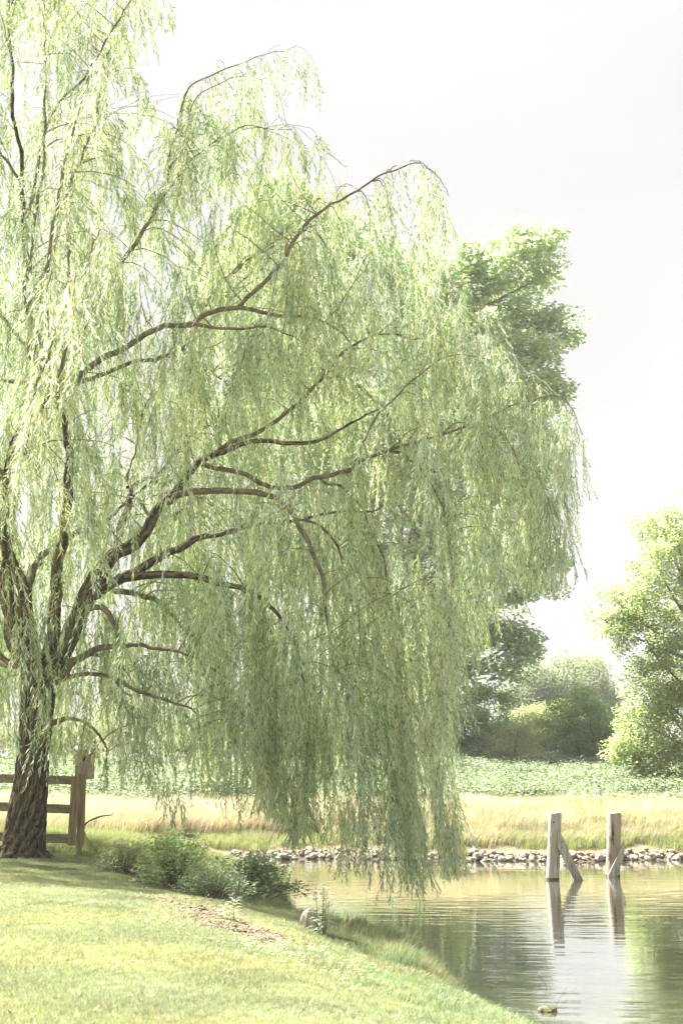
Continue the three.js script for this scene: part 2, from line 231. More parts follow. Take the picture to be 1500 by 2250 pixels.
{
  // pixel x, pixel y, metres nearer (+) to the camera, radius
  const L = {
    leader: [[88, 1500, 0, 0.21], [118, 1390, 0.1, 0.145], [122, 1290, 0.15, 0.125], [145, 1150, 0.25, 0.115], [151, 1000, 0.3, 0.095], [133, 880, 0.3, 0.08], [116, 760, 0.3, 0.07], [92, 650, 0.2, 0.065], [56, 540, 0, 0.06], [52, 400, 0, 0.05], [30, 240, 0, 0.04], [22, 60, -0.2, 0.028], [0, -140, -0.2, 0.012]],
    left: [[68, 1520, 0, 0.2], [58, 1340, 0.3, 0.15], [44, 1262, 0.5, 0.125], [8, 1190, 0.8, 0.11], [-30, 1050, 1, 0.1], [-80, 850, 1.2, 0.08], [-110, 600, 1.3, 0.06], [-160, 320, 1.3, 0.04], [-190, 60, 1.2, 0.02]],
    back: [[58, 1330, 0, 0.1], [76, 1245, -0.5, 0.1], [112, 1210, -0.9, 0.085], [165, 1172, -1.2, 0.06], [230, 1140, -1.8, 0.045], [330, 1060, -2.5, 0.035], [420, 960, -3, 0.025], [520, 900, -3.5, 0.012]],
    bough: [[92, 1495, 0, 0.2], [150, 1415, 0.3, 0.165], [182, 1340, 0.5, 0.19], [212, 1275, 0.6, 0.175], [250, 1222, 0.7, 0.145], [310, 1180, 0.8, 0.125], [350, 1120, 0.8, 0.105], [395, 1060, 0.8, 0.085], [440, 1016, 0.7, 0.075], [500, 985, 0.6, 0.06], [590, 968, 0.6, 0.05], [680, 974, 0.6, 0.042], [745, 942, 0.6, 0.03], [830, 900, 0.6, 0.018]],
    arch: [[362, 1108, 0.8, 0.085], [400, 1085, 0.9, 0.08], [480, 1078, 1, 0.072], [560, 1080, 1.2, 0.066], [612, 1096, 1.3, 0.062], [650, 1140, 1.5, 0.056], [682, 1195, 1.6, 0.052], [705, 1265, 1.7, 0.04], [720, 1370, 1.9, 0.022], [728, 1480, 2, 0.01]],
    boughUnder: [[228, 1292, 0.6, 0.11], [300, 1250, 0.5, 0.095], [400, 1200, 0.3, 0.075], [485, 1168, 0.1, 0.06], [600, 1150, -0.3, 0.045], [720, 1130, -0.6, 0.028], [830, 1120, -0.8, 0.012]],
    boughLow: [[225, 1296, 0.65, 0.105], [280, 1270, 0.9, 0.09], [380, 1265, 1.1, 0.08], [460, 1272, 1.2, 0.07], [530, 1292, 1.3, 0.055], [582, 1322, 1.4, 0.042], [640, 1390, 1.7, 0.025], [670, 1500, 1.9, 0.012]],
    low: [[140, 1482, 0.2, 0.09], [180, 1445, 0.5, 0.075], [235, 1422, 0.7, 0.06], [330, 1420, 0.9, 0.04], [420, 1440, 1.1, 0.026], [500, 1490, 1.3, 0.012]],
    lowBare: [[125, 1500, 0.1, 0.06], [165, 1480, 0.5, 0.05], [250, 1486, 0.9, 0.042], [305, 1522, 1.1, 0.034], [370, 1540, 1.3, 0.03], [415, 1552, 1.4, 0.022], [440, 1600, 1.5, 0.01]],
    stub: [[112, 1590, 0.1, 0.06], [150, 1585, 0.4, 0.045], [180, 1586, 0.6, 0.035], [206, 1602, 0.7, 0.032], [228, 1640, 0.8, 0.025], [232, 1690, 0.85, 0.01]],
    hook: [[190, 1340, 0.55, 0.07], [225, 1335, 0.9, 0.06], [250, 1370, 1.1, 0.055], [262, 1430, 1.2, 0.05], [258, 1500, 1.3, 0.03], [290, 1530, 1.4, 0.012]],
    upper: [[142, 850, 0.3, 0.075], [205, 802, 0.5, 0.068], [265, 766, 0.7, 0.065], [358, 720, 0.9, 0.062], [415, 709, 1, 0.068], [455, 690, 1, 0.055], [520, 680, 1, 0.05], [580, 688, 1.1, 0.042], [660, 696, 1.2, 0.032], [725, 712, 1.3, 0.022], [780, 770, 1.5, 0.01]],
    upperRise: [[518, 680, 1, 0.05], [560, 640, 1, 0.048], [612, 580, 1, 0.044], [652, 520, 1, 0.04], [702, 468, 1, 0.034], [780, 426, 1, 0.026], [860, 372, 1, 0.02], [918, 354, 1, 0.015], [960, 382, 1, 0.01], [985, 430, 1, 0.006]],
    upperUnder: [[415, 710, 1, 0.045], [480, 722, 1.2, 0.034], [560, 716, 1.4, 0.026], [612, 726, 1.5, 0.018], [660, 750, 1.6, 0.009]],
    reach: [[440, 1016, 0.7, 0.06], [520, 1035, 0.6, 0.055], [580, 1064, 0.6, 0.055], [640, 1068, 0.6, 0.052], [700, 1050, 0.6, 0.05], [760, 1034, 0.6, 0.046], [800, 1012, 0.6, 0.04], [850, 990, 0.6, 0.035], [940, 965, 0.5, 0.03], [1050, 928, 0.4, 0.024], [1150, 885, 0.3, 0.018], [1205, 868, 0.3, 0.014], [1250, 888, 0.3, 0.01], [1280, 955, 0.3, 0.006]],
    reachRise: [[768, 1040, 0.65, 0.03], [785, 990, 0.8, 0.03], [810, 940, 0.9, 0.026], [860, 880, 1, 0.022], [920, 822, 1, 0.017], [1000, 780, 1, 0.012], [1080, 790, 1, 0.007]],
    mid: [[440, 1010, 0.6, 0.055], [540, 960, 0.2, 0.05], [612, 918, 0, 0.046], [682, 860, -0.2, 0.042], [732, 800, -0.3, 0.036], [768, 768, -0.3, 0.03], [830, 735, -0.4, 0.024], [900, 742, -0.4, 0.018], [985, 752, -0.4, 0.012], [1060, 790, -0.4, 0.006]],
    curtain: [[850, 990, 0.6, 0.03], [905, 1010, 0.2, 0.027], [955, 1080, -0.3, 0.023], [985, 1190, -0.7, 0.018], [1000, 1330, -0.9, 0.012], [995, 1470, -1, 0.006]],
    curtainMid: [[700, 1050, 0.6, 0.032], [765, 1085, 0.2, 0.03], [820, 1170, -0.3, 0.025], [850, 1290, -0.7, 0.018], [868, 1430, -0.9, 0.012], [872, 1590, -1, 0.006]],
    curtainLow: [[650, 1140, 1.5, 0.03], [715, 1165, 1.0, 0.028], [760, 1250, 0.4, 0.024], [785, 1350, 0, 0.018], [790, 1470, -0.2, 0.012], [780, 1620, -0.3, 0.006]],
    curtainLeft: [[530, 1292, 1.3, 0.03], [565, 1370, 0.8, 0.024], [575, 1470, 0.3, 0.016], [572, 1600, 0, 0.007]],
    farSweep: [[1050, 928, 0.4, 0.024], [1105, 960, 0, 0.02], [1140, 1040, -0.4, 0.015], [1155, 1140, -0.6, 0.008]],
    crest: [[126, 820, 0.3, 0.06], [200, 690, 0.2, 0.055], [275, 570, 0, 0.05], [325, 490, -0.2, 0.044], [362, 400, -0.3, 0.036], [385, 300, -0.3, 0.03], [395, 250, -0.3, 0.026], [425, 188, -0.3, 0.02], [490, 152, -0.3, 0.015], [570, 124, -0.3, 0.01], [650, 100, -0.3, 0.006]],
    crestFork: [[372, 370, -0.3, 0.026], [402, 330, 0, 0.022], [412, 270, 0.2, 0.018], [445, 205, 0.3, 0.014], [510, 172, 0.4, 0.009], [590, 170, 0.5, 0.006]],
    crestSide: [[335, 470, -0.2, 0.03], [420, 355, 0.2, 0.024], [475, 312, 0.4, 0.018], [545, 282, 0.6, 0.012], [640, 285, 0.8, 0.007]],
    top: [[60, 480, 0, 0.045], [125, 222, 0.3, 0.034], [192, 168, 0.4, 0.028], [240, 82, 0.5, 0.022], [290, 0, 0.5, 0.016], [350, -60, 0.5, 0.009]],
    topLeft: [[52, 410, 0, 0.04], [-20, 300, -0.5, 0.03], [-80, 140, -0.9, 0.022], [-150, -40, -1.2, 0.012]],
    slant: [[95, 650, 0.2, 0.045], [150, 420, -0.4, 0.038], [210, 260, -0.8, 0.03], [225, 150, -1, 0.02], [260, 60, -1.1, 0.01]],
  };
  const limbs = Object.entries(L).map(([k, l]) => [k, l.map(([u, v, n, r]) => [at(u, v, WZ - n), r * 0.86])]);
  const addLimb = (pts, seed) => {
    part('limb', tube(pts.map((p) => p[0]), pts.map((p) => p[1]), pts[0][1] > 0.06 ? 12 : 7, 0.16, 0.22, seed, 0.09, 2.9), pts[0][1] > 0.09 ? M.bark : M.limb, willow);
    const c = new THREE.CatmullRomCurve3(pts.map((p) => p[0]), false, 'centripetal'), n = Math.ceil(c.getLength() / 0.25);
    for (let i = 1; i <= n; i++) { const t = i / n, f = t * (pts.length - 1), k = Math.min(pts.length - 2, Math.floor(f)); nodes.push({ p: c.getPoint(t), r: lerp(pts[k][1], pts[k + 1][1], f - k) }); }
  };
  limbs.forEach(([, pts], i) => addLimb(pts, i * 7.3));
  // trunk with root flare and furrowed bark
  const tp = [[44, 1925, 0, 0.46], [48, 1885, 0, 0.41], [54, 1840, 0, 0.365], [60, 1790, 0, 0.335], [68, 1720, 0, 0.295], [74, 1650, 0, 0.28], [80, 1580, 0, 0.285], [84, 1520, 0, 0.3], [86, 1470, 0, 0.2]];
  const tg = tube(tp.map(([u, v]) => at(u, v, WZ)), tp.map((p) => p[3]), 96, 0.03, 0.2, 3, 0.01, 7.5);
  const trunkPart = part('trunk', tg, M.bark, willow);
  { // raised plates of bark between the furrows
    const rr = rngOf(17), axisC = new THREE.CatmullRomCurve3(tp.map(([u, v]) => at(u, v, WZ)), false, 'centripetal'), plates = [];
    for (let k = 0; k < 210; k++) {
      const t0 = 0.06 + rr() * 0.72, a0 = rr() * 6.28, L = 0.03 + 0.06 * rr(), ps = [], n = 5, w = 0.01 + 0.014 * rr(), drift = (rr() - 0.5) * 0.3;
      for (let q = 0; q <= n; q++) { const t = Math.min(0.9, t0 + L * q / n), c = axisC.getPoint(t), f = t * (tp.length - 1), m = Math.min(tp.length - 2, Math.floor(f)), R = lerp(tp[m][3], tp[m + 1][3], f - m) * 1.0, a = a0 + drift * q / n + (rr() - 0.5) * 0.05; ps.push(V(c.x + Math.cos(a) * R, c.y, c.z + Math.sin(a) * R)); }
      plates.push(tube(ps, [0.004, w, w * 1.2, w, w * 0.8, 0.003], 6, 0.04, 0.5, k * 1.7, 0.006));
    }
    part('bark_plates', mergeGeometries(plates), M.bark, trunkPart, 'stuff');
  }
  const r = rngOf(5);
  for (let k = 0; k < 7; k++) { // roots that run out from the flare
    const a = k / 7 * 6.28 + r() * 0.5, d = V(Math.cos(a), 0, Math.sin(a)), q = (l) => { const x = trunkX + d.x * l, z = trunkZ + d.z * l; return V(x, height(x, z) + (l < 0.3 ? 0.2 : l < 0.5 ? 0.07 : l < 0.7 ? 0.0 : -0.08), z); };
    part('root', tube([q(0.25), q(0.45), q(0.62), q(0.9)], [0.1, 0.08, 0.06, 0.03], 10, 0.06, 0.3, k + 20, 0.02), M.bark, willow);
  }
  // boughs towards the back, the front and the left, where the crown hides them
  const axis = V(trunkX, 0, trunkZ), turned = [['bough', 70], ['reach', 70], ['mid', 70], ['boughLow', 70], ['bough', -75], ['reach', -75], ['mid', -75], ['arch', -75], ['boughLow', -75], ['bough', 150], ['reach', 150], ['mid', 150], ['boughLow', 150], ['upper', 60], ['upperRise', 60], ['upper', -65], ['upperRise', -65], ['upper', 170], ['upperRise', 170], ['upper', 120], ['crest', 80], ['crest', -90], ['crest', 180], ['low', 80], ['low', -85], ['low', 170]];
  for (const [k, deg] of turned) {
    const src = limbs.find((l) => l[0] === k)[1], a = deg * Math.PI / 180, kz = 0.74;
    let pts = src.map(([p, rr]) => { const q = p.clone().sub(axis).applyAxisAngle(V(0, 1, 0), a); q.x *= 0.86; q.z *= kz; return [q.add(axis), rr * 0.8]; });
    const cut = pts.findIndex(([p]) => !inSil(...project(p))); if (cut >= 0) pts = pts.slice(0, Math.max(0, cut));
    if (pts.length > 3) { if (['bough', 'upper', 'crest', 'low'].includes(k)) pts[0][0].copy(src[0][0]); addLimb(pts, deg + 3); }
  }
}
const crown = [];
{
  const rnd = rngOf(77);
  const twigGeo = new Geo(), brown = () => { const k = 0.8 + 0.5 * rnd(); return [0.2 * k, 0.165 * k, 0.1 * k]; };
  const strands = [];                                              // [point, wanted length, yaw]
  const half = (u, v) => 6.3 * Math.sqrt(Math.max(0.03, 1 - ((u - 90) / 1320) ** 2)) * clamp((v + 700) / 1500, 0.35, 1);
  let tips = 0, guard = 0;
  while (tips < 1320 && guard++ < 90000) {
    const left = rnd() < 0.1, u = left ? -540 + rnd() * 500 : -60 + rnd() * 1370, v = -450 + rnd() * 2300;
    if (!inSil(u, v) || !inSil(u, v + 70) || !inSil(u, v - 12)) continue;
    if (v < 430 && rnd() < 0.35) continue;
    if (v > 1560 && u < 560 && rnd() < 0.45) continue;
    if (u > 600 && v > 820 && rnd() < 0.42) continue;
    const dep = WZ + (rnd() * 1.6 - 0.46) * half(u, v), p = at(u, v, dep);
    if (fbm(p.x * 0.55, p.y * 0.4, p.z * 0.55, 3) < -0.1 + 0.12 * (rnd() - 0.5)) continue;
    if (u > 10 && u < 125 && v > 1380 && dep < WZ + 0.3 && rnd() < 0.7) continue;
    if (p.y < height(p.x, p.z) + 1.0) continue;
    let best = null, bc = 1e9;
    for (const n of nodes) { const d = n.p.distanceTo(p), c = d + (n.p.y < p.y - 1.5 ? 0.7 : 0) + (n.p.y > p.y + 2.5 ? 0.6 : 0) + (n.uses ?? 0) * 0.4; if (c < bc) { bc = c; best = n; } }
    if (bc > 5) continue;
    const a = best.p, len = a.distanceTo(p), out = p.clone().sub(a).setY(0).normalize();
    const c1 = a.clone().addScaledVector(out, len * 0.35).add(V((rnd() - 0.5) * 0.3, len * (0.12 + 0.22 * rnd()), (rnd() - 0.5) * 0.3)), c2 = p.clone().add(V((rnd() - 0.5) * 0.25, len * (0.18 + 0.2 * rnd()), (rnd() - 0.5) * 0.25));
    const cv = new THREE.CubicBezierCurve3(a, c1, c2, p);
    if ([0.2, 0.4, 0.6, 0.8].some((t) => !inSil(...project(cv.getPoint(t))))) continue; // no bare shoot leaves the crown
    tips++; best.uses = (best.uses ?? 0) + 1;
    const n = Math.max(4, Math.ceil(len / 0.22)), r0 = Math.min(best.r * 0.7, 0.008 + len * 0.005), col = brown();
    let prev = a;
    for (let i = 1; i <= n; i++) { const q = cv.getPoint(i / n).add(V((rnd() - 0.5) * 0.03, (rnd() - 0.5) * 0.03, (rnd() - 0.5) * 0.03)); twigGeo.stick(prev, q, lerp(r0, 0.004, (i - 1) / n), lerp(r0, 0.004, i / n), col); prev = q; }
    const yaw = Math.atan2(out.z, out.x), ns = 7 + Math.round(len * 3.2);
    const hb = rnd(), bb = 0.84 + 0.34 * rnd(), hue = hb < 0.36 ? [1.03 * bb, 1.04 * bb, 0.88 * bb] : hb < 0.76 ? [0.95 * bb, 1.0 * bb, 1.08 * bb] : [0.76 * bb, 0.88 * bb, 0.74 * bb];
    for (let k = 0; k < ns; k++) { const t = k === 0 ? 1 : rnd() < 0.5 ? 0.84 + 0.16 * rnd() : 0.15 + 0.7 * rnd(), q = cv.getPoint(t); if (t > 0.84) q.add(V((rnd() - 0.5) * 0.22, 0, (rnd() - 0.5) * 0.22)); strands.push([q, yaw, hue]); }
  }
  for (const n of nodes) if (n.r < 0.07) { const m = n.r < 0.03 ? 3 : 1; for (let k = 0; k < m; k++) strands.push([n.p.clone(), rnd() * 6.28, [1, 1, 0.98]]); }
  part('twigs', twigGeo.build(), M.dry, willow, 'stuff');

  // hanging leafy shoots in five lengths, six shapes of each; each leaf is a face of its own
  const LEN = [0.5, 0.9, 1.4, 2.0, 2.8], SHAPES = 6;
  function shoot(L, seed) {
    const r = rngOf(seed), tri = [], col = [], stem = [], n = Math.max(3, Math.ceil(L / 0.3)), ax = (r() - 0.5) * 0.6, az = (r() - 0.5) * 0.6, ph = r() * 6;
    const face = (a, b, c, k) => { tri.push(a.x, a.y, a.z, b.x, b.y, b.z, c.x, c.y, c.z); col.push(k[0], k[1], k[2]); };
    for (let i = 0; i <= n; i++) { const s = i / n * L, o = 0.1 * (1 - Math.exp(-s * 4)); stem.push(V(o + ax * s * s / L * 0.5 + 0.03 * Math.sin(s * 3 + ph), -s + o * 0.5, az * s * s / L * 0.5 + 0.03 * Math.cos(s * 2.6 + ph))); }
    const wv = V(Math.cos(ph), 0, Math.sin(ph)).multiplyScalar(0.0022), sc = [0.34, 0.29, 0.14];
    for (let i = 0; i < n; i++) { const a = stem[i].clone().add(wv), b = stem[i].clone().sub(wv), c = stem[i + 1].clone().add(wv), d = stem[i + 1].clone().sub(wv); face(a, b, c, sc); face(b, d, c, sc); }
    let ph2 = r() * 6.28;
    for (let s = 0.04 + r() * 0.08; s < L; s += 0.021 + 0.018 * r()) {
      const f = s / L * n, k = Math.min(n - 1, Math.floor(f)), p = stem[k].clone().lerp(stem[k + 1], f - k), dn = stem[k + 1].clone().sub(stem[k]).normalize();
      ph2 += 2.4 + (r() - 0.5); const out = V(Math.cos(ph2), 0, Math.sin(ph2)), spread = 0.2 + (L > 1.2 ? 0.6 : 0.9) * r() * r() + (r() < 0.13 ? 0.6 : 0);
      const dir = dn.addScaledVector(out, spread).add(V(0.08, 0, 0)).normalize(), s0 = dir.clone().cross(V(r() - 0.5, r() - 0.5, r() - 0.5)).normalize();
      const q = r(), k2 = 0.85 + 0.35 * r(), len = (0.09 + 0.075 * r()) * (s > L - 0.12 ? 0.7 : 1), wid = 0.014 + 0.008 * r();
      const c = q < 0.4 ? [0.55, 0.6, 0.35] : q < 0.73 ? [0.57, 0.63, 0.5] : q < 0.95 ? [0.18, 0.28, 0.12] : q < 0.993 ? [0.56, 0.54, 0.22] : [0.5, 0.38, 0.12];
      const m = p.clone().addScaledVector(dir, len * 0.42).addScaledVector(s0, wid), t = p.clone().addScaledVector(dir, len).addScaledVector(s0, -wid * 0.3);
      face(p, m, t, c.map((x) => x * k2));
    }
    return { tri: new Float32Array(tri), col: new Float32Array(col), n: col.length / 3 };
  }
  const shapes = LEN.map((L, k) => Array.from({ length: SHAPES }, (_, j) => shoot(L, 100 + k * 10 + j)));
  const put = [], q = new THREE.Quaternion(), e = new THREE.Euler();
  for (const [p, yaw, hue] of strands) {
    const [u, v] = project(p); if (!inSil(u, v)) continue;
    const upper = v < 520, want = upper ? 0.4 + 1.0 * rnd() : u > 560 && v > 1000 ? 0.6 + 2.2 * rnd() : 0.45 + 1.5 * rnd();
    let room = 0; const lim = height(p.x, p.z) + (0.12 + rnd() * 0.5);
    for (let s = 0.2; s <= want; s += 0.15) { const [a, b] = project(V(p.x, p.y - s, p.z)); if (!inSil(a, b) || p.y - s < Math.max(0.1, lim)) break; room = s; }
    if (room < 0.35) { if (rnd() < 0.5) continue; room = 0.4; }
    let k = 0; while (k < 4 && LEN[k + 1] <= room * 1.12) k++;
    const sc = clamp(room / LEN[k], 0.8, 1.25);
    const tilt = upper ? 0.9 : v < 1300 ? 0.6 : 0.34; e.set((rnd() - 0.5) * tilt, -yaw + (rnd() - 0.5) * 2.4, 0.05 + (rnd() - 0.5) * tilt); q.setFromEuler(e);
    const b = 0.92 + 0.18 * rnd(), tint = hue.map((x) => x * b);
    put.push([shapes[k][Math.floor(rnd() * SHAPES)], new THREE.Matrix4().compose(p, q, V(1, sc, 1)).elements, tint]);
  }
  const total = put.reduce((s, x) => s + x[0].n, 0), pos = new Float32Array(total * 9), col = new Float32Array(total * 9), idx = new Uint32Array(total * 3).map((_, i) => i);
  let o = 0;
  for (const [g, m, t] of put) {
    for (let i = 0; i < g.n * 3; i++) {
      const x = g.tri[i * 3], y = g.tri[i * 3 + 1], z = g.tri[i * 3 + 2], c = Math.floor(i / 3) * 3;
      pos[o] = m[0] * x + m[4] * y + m[8] * z + m[12]; pos[o + 1] = m[1] * x + m[5] * y + m[9] * z + m[13]; pos[o + 2] = m[2] * x + m[6] * y + m[10] * z + m[14];
      col[o] = g.col[c] * t[0]; col[o + 1] = g.col[c + 1] * t[1]; col[o + 2] = g.col[c + 2] * t[2]; o += 3;
    }
  }
  const g = new THREE.BufferGeometry();
  g.setAttribute('position', new THREE.BufferAttribute(pos, 3)); g.setAttribute('color', new THREE.BufferAttribute(col, 3)); g.setIndex(new THREE.BufferAttribute(idx, 1));
  part('foliage', g, M.leaf, willow, 'stuff');
  console.log('willow tips', tips, 'strands', put.length, 'faces', total);
}

// ───────────── trees and shrubs of other kinds ─────────────
function clump(n, spread, len, wid, cols, seed, flat = 0.6, round = false) {
  const r = rngOf(seed), g = new Geo();
  for (let i = 0; i < n; i++) {
    const d = V(r() * 2 - 1, r() * 2 - 1, r() * 2 - 1).normalize(), p = d.clone().multiplyScalar(spread * Math.cbrt(r())); p.y *= 0.7;
    const dir = V(d.x + (r() - 0.5), (r() - 0.65) * 0.9, d.z + (r() - 0.5)).normalize(), up = V((r() - 0.5) * (1.6 - flat), 1, (r() - 0.5) * (1.6 - flat)), side = dir.clone().cross(up).normalize();
    const c = cols[Math.floor(r() * cols.length)].map((x) => x * (0.8 + 0.4 * r())), l = len * (0.7 + 0.6 * r());
    g.leaf(p, dir, side, l, (round ? l * 0.95 : wid * (0.8 + 0.4 * r())), c, (r() - 0.5) * 0.3);
  }
  return g.build();
}
const kinds = {
  cottonwood: { n: 62, spread: 0.6, len: 0.19, wid: 0.17, round: true, cols: [[0.44, 0.56, 0.25], [0.52, 0.62, 0.31], [0.58, 0.66, 0.42]] },
  maple: { n: 80, spread: 0.5, len: 0.15, wid: 0.085, cols: [[0.4, 0.48, 0.18], [0.45, 0.52, 0.22], [0.33, 0.43, 0.14]] },
  darkTree: { n: 80, spread: 0.45, len: 0.12, wid: 0.07, cols: [[0.14, 0.29, 0.045], [0.21, 0.38, 0.07], [0.3, 0.46, 0.12]] },
  lightShrub: { n: 80, spread: 0.45, len: 0.12, wid: 0.06, cols: [[0.36, 0.4, 0.15], [0.41, 0.43, 0.19], [0.28, 0.34, 0.11]] },
  farTree: { n: 110, spread: 0.75, len: 0.15, wid: 0.09, cols: [[0.24, 0.31, 0.12], [0.28, 0.35, 0.15], [0.2, 0.27, 0.1]] },
};
for (const [k, o] of Object.entries(kinds)) o.geo = [1, 2, 3].map((s) => clump(o.n, o.spread, o.len, o.wid, o.cols, s * 31 + k.length, 0.6, o.round));
// lobes: [dx, y, dz, radius, height radius] about the tree's foot
function tree(name, label, kind, foot, lobes, dens, trunkR, seed, group, cat = 'tree') {
  const t = thing(name, label, cat, [foot.x, foot.y, foot.z], group), r = rngOf(seed), o = kinds[kind], lists = [[], [], []];
  const topY = Math.max(...lobes.map((l) => l[1])), mid = lobes.reduce((s, l) => s + l[0], 0) / lobes.length;
  part('trunk', tube([V(0, -0.25, 0), V(mid * 0.15, topY * 0.3, 0), V(mid * 0.5, topY * 0.62, 0.1), V(mid * 0.8, topY * 0.98, 0)], [trunkR * 1.25, trunkR, trunkR * 0.6, trunkR * 0.12], 12, 0.3, 0.2, seed, 0.1), M.limb, t);
  lobes.forEach(([x, y, z, R, H], i) => {
    const y0 = clamp(y - R * 0.9 - topY * 0.08, topY * 0.12, topY * 0.85), k = y0 / topY, s = V(mid * 0.8 * k, y0, 0);
    part('limb', tube([s, V(lerp(s.x, x, 0.45), lerp(y0, y, 0.4), z * 0.45), V(x, y, z), V(x * 1.02, y + H * 0.4, z)], [trunkR * 0.36, trunkR * 0.22, trunkR * 0.09, 0.01], 7, 0.3, 0.1, i + seed, 0.08), M.limb, t);
    for (let b = 0; b < 5; b++) { const a = r() * 6.28, e = (r() - 0.3) * 1.6, d = V(Math.cos(a) * Math.cos(e) * R, Math.sin(e) * H, Math.sin(a) * Math.cos(e) * R).multiplyScalar(0.65); part('branch', tube([V(x, y, z).addScaledVector(d, -0.05), V(x, y, z).addScaledVector(d, 0.5).add(V(0, 0.1, 0)), V(x, y, z).add(d)], [trunkR * 0.08, trunkR * 0.05, 0.006], 5, 0.4, 0, b, 0.05), M.limb, t); }
    const S = Math.max(1, (-foot.z / 60) ** 0.75), N = Math.round(dens * R * R * (H / R + 0.5) / (S * S));
    for (let m = 0; m < N; m++) {
      const d = V(r() * 2 - 1, r() * 2 - 1, r() * 2 - 1); if (d.length() > 1 || d.length() < 0.1) { m--; continue; }
      const l = d.length(), rr = 0.35 + 0.65 * Math.pow(l, 0.6); d.normalize();
      const bump = 1 + 0.95 * fbm(d.x * 2.6 + i * 3 + seed, d.y * 2.6, d.z * 2.6, 4), p = V(x + d.x * R * rr * bump, y + d.y * H * rr * bump, z + d.z * R * rr * bump);
      if (fbm((p.x + foot.x) * 0.9, p.y * 0.9 + seed, p.z * 0.9, 3) < -0.07) continue;
      if (p.y < 0.15) continue;
      const b = 0.85 + 0.3 * r(), w = 0.94 + 0.12 * r(), sc = S * (0.7 + 0.5 * r());
      lists[Math.floor(r() * 3)].push([new THREE.Matrix4().compose(p, new THREE.Quaternion().setFromEuler(new THREE.Euler((r() - 0.5) * 0.7, r() * 6.28, (r() - 0.5) * 0.7)), V(sc, sc, sc)), rgb(b * w, b, b / w)]);
    }
  });
  lists.forEach((l, i) => l.length && instances('crown', o.geo[i], M.leafFar, l, t));
  return t;
}
const footAt = (u, depth) => { const x = (u - 750) / FPX * depth; return ground(x, -depth); };
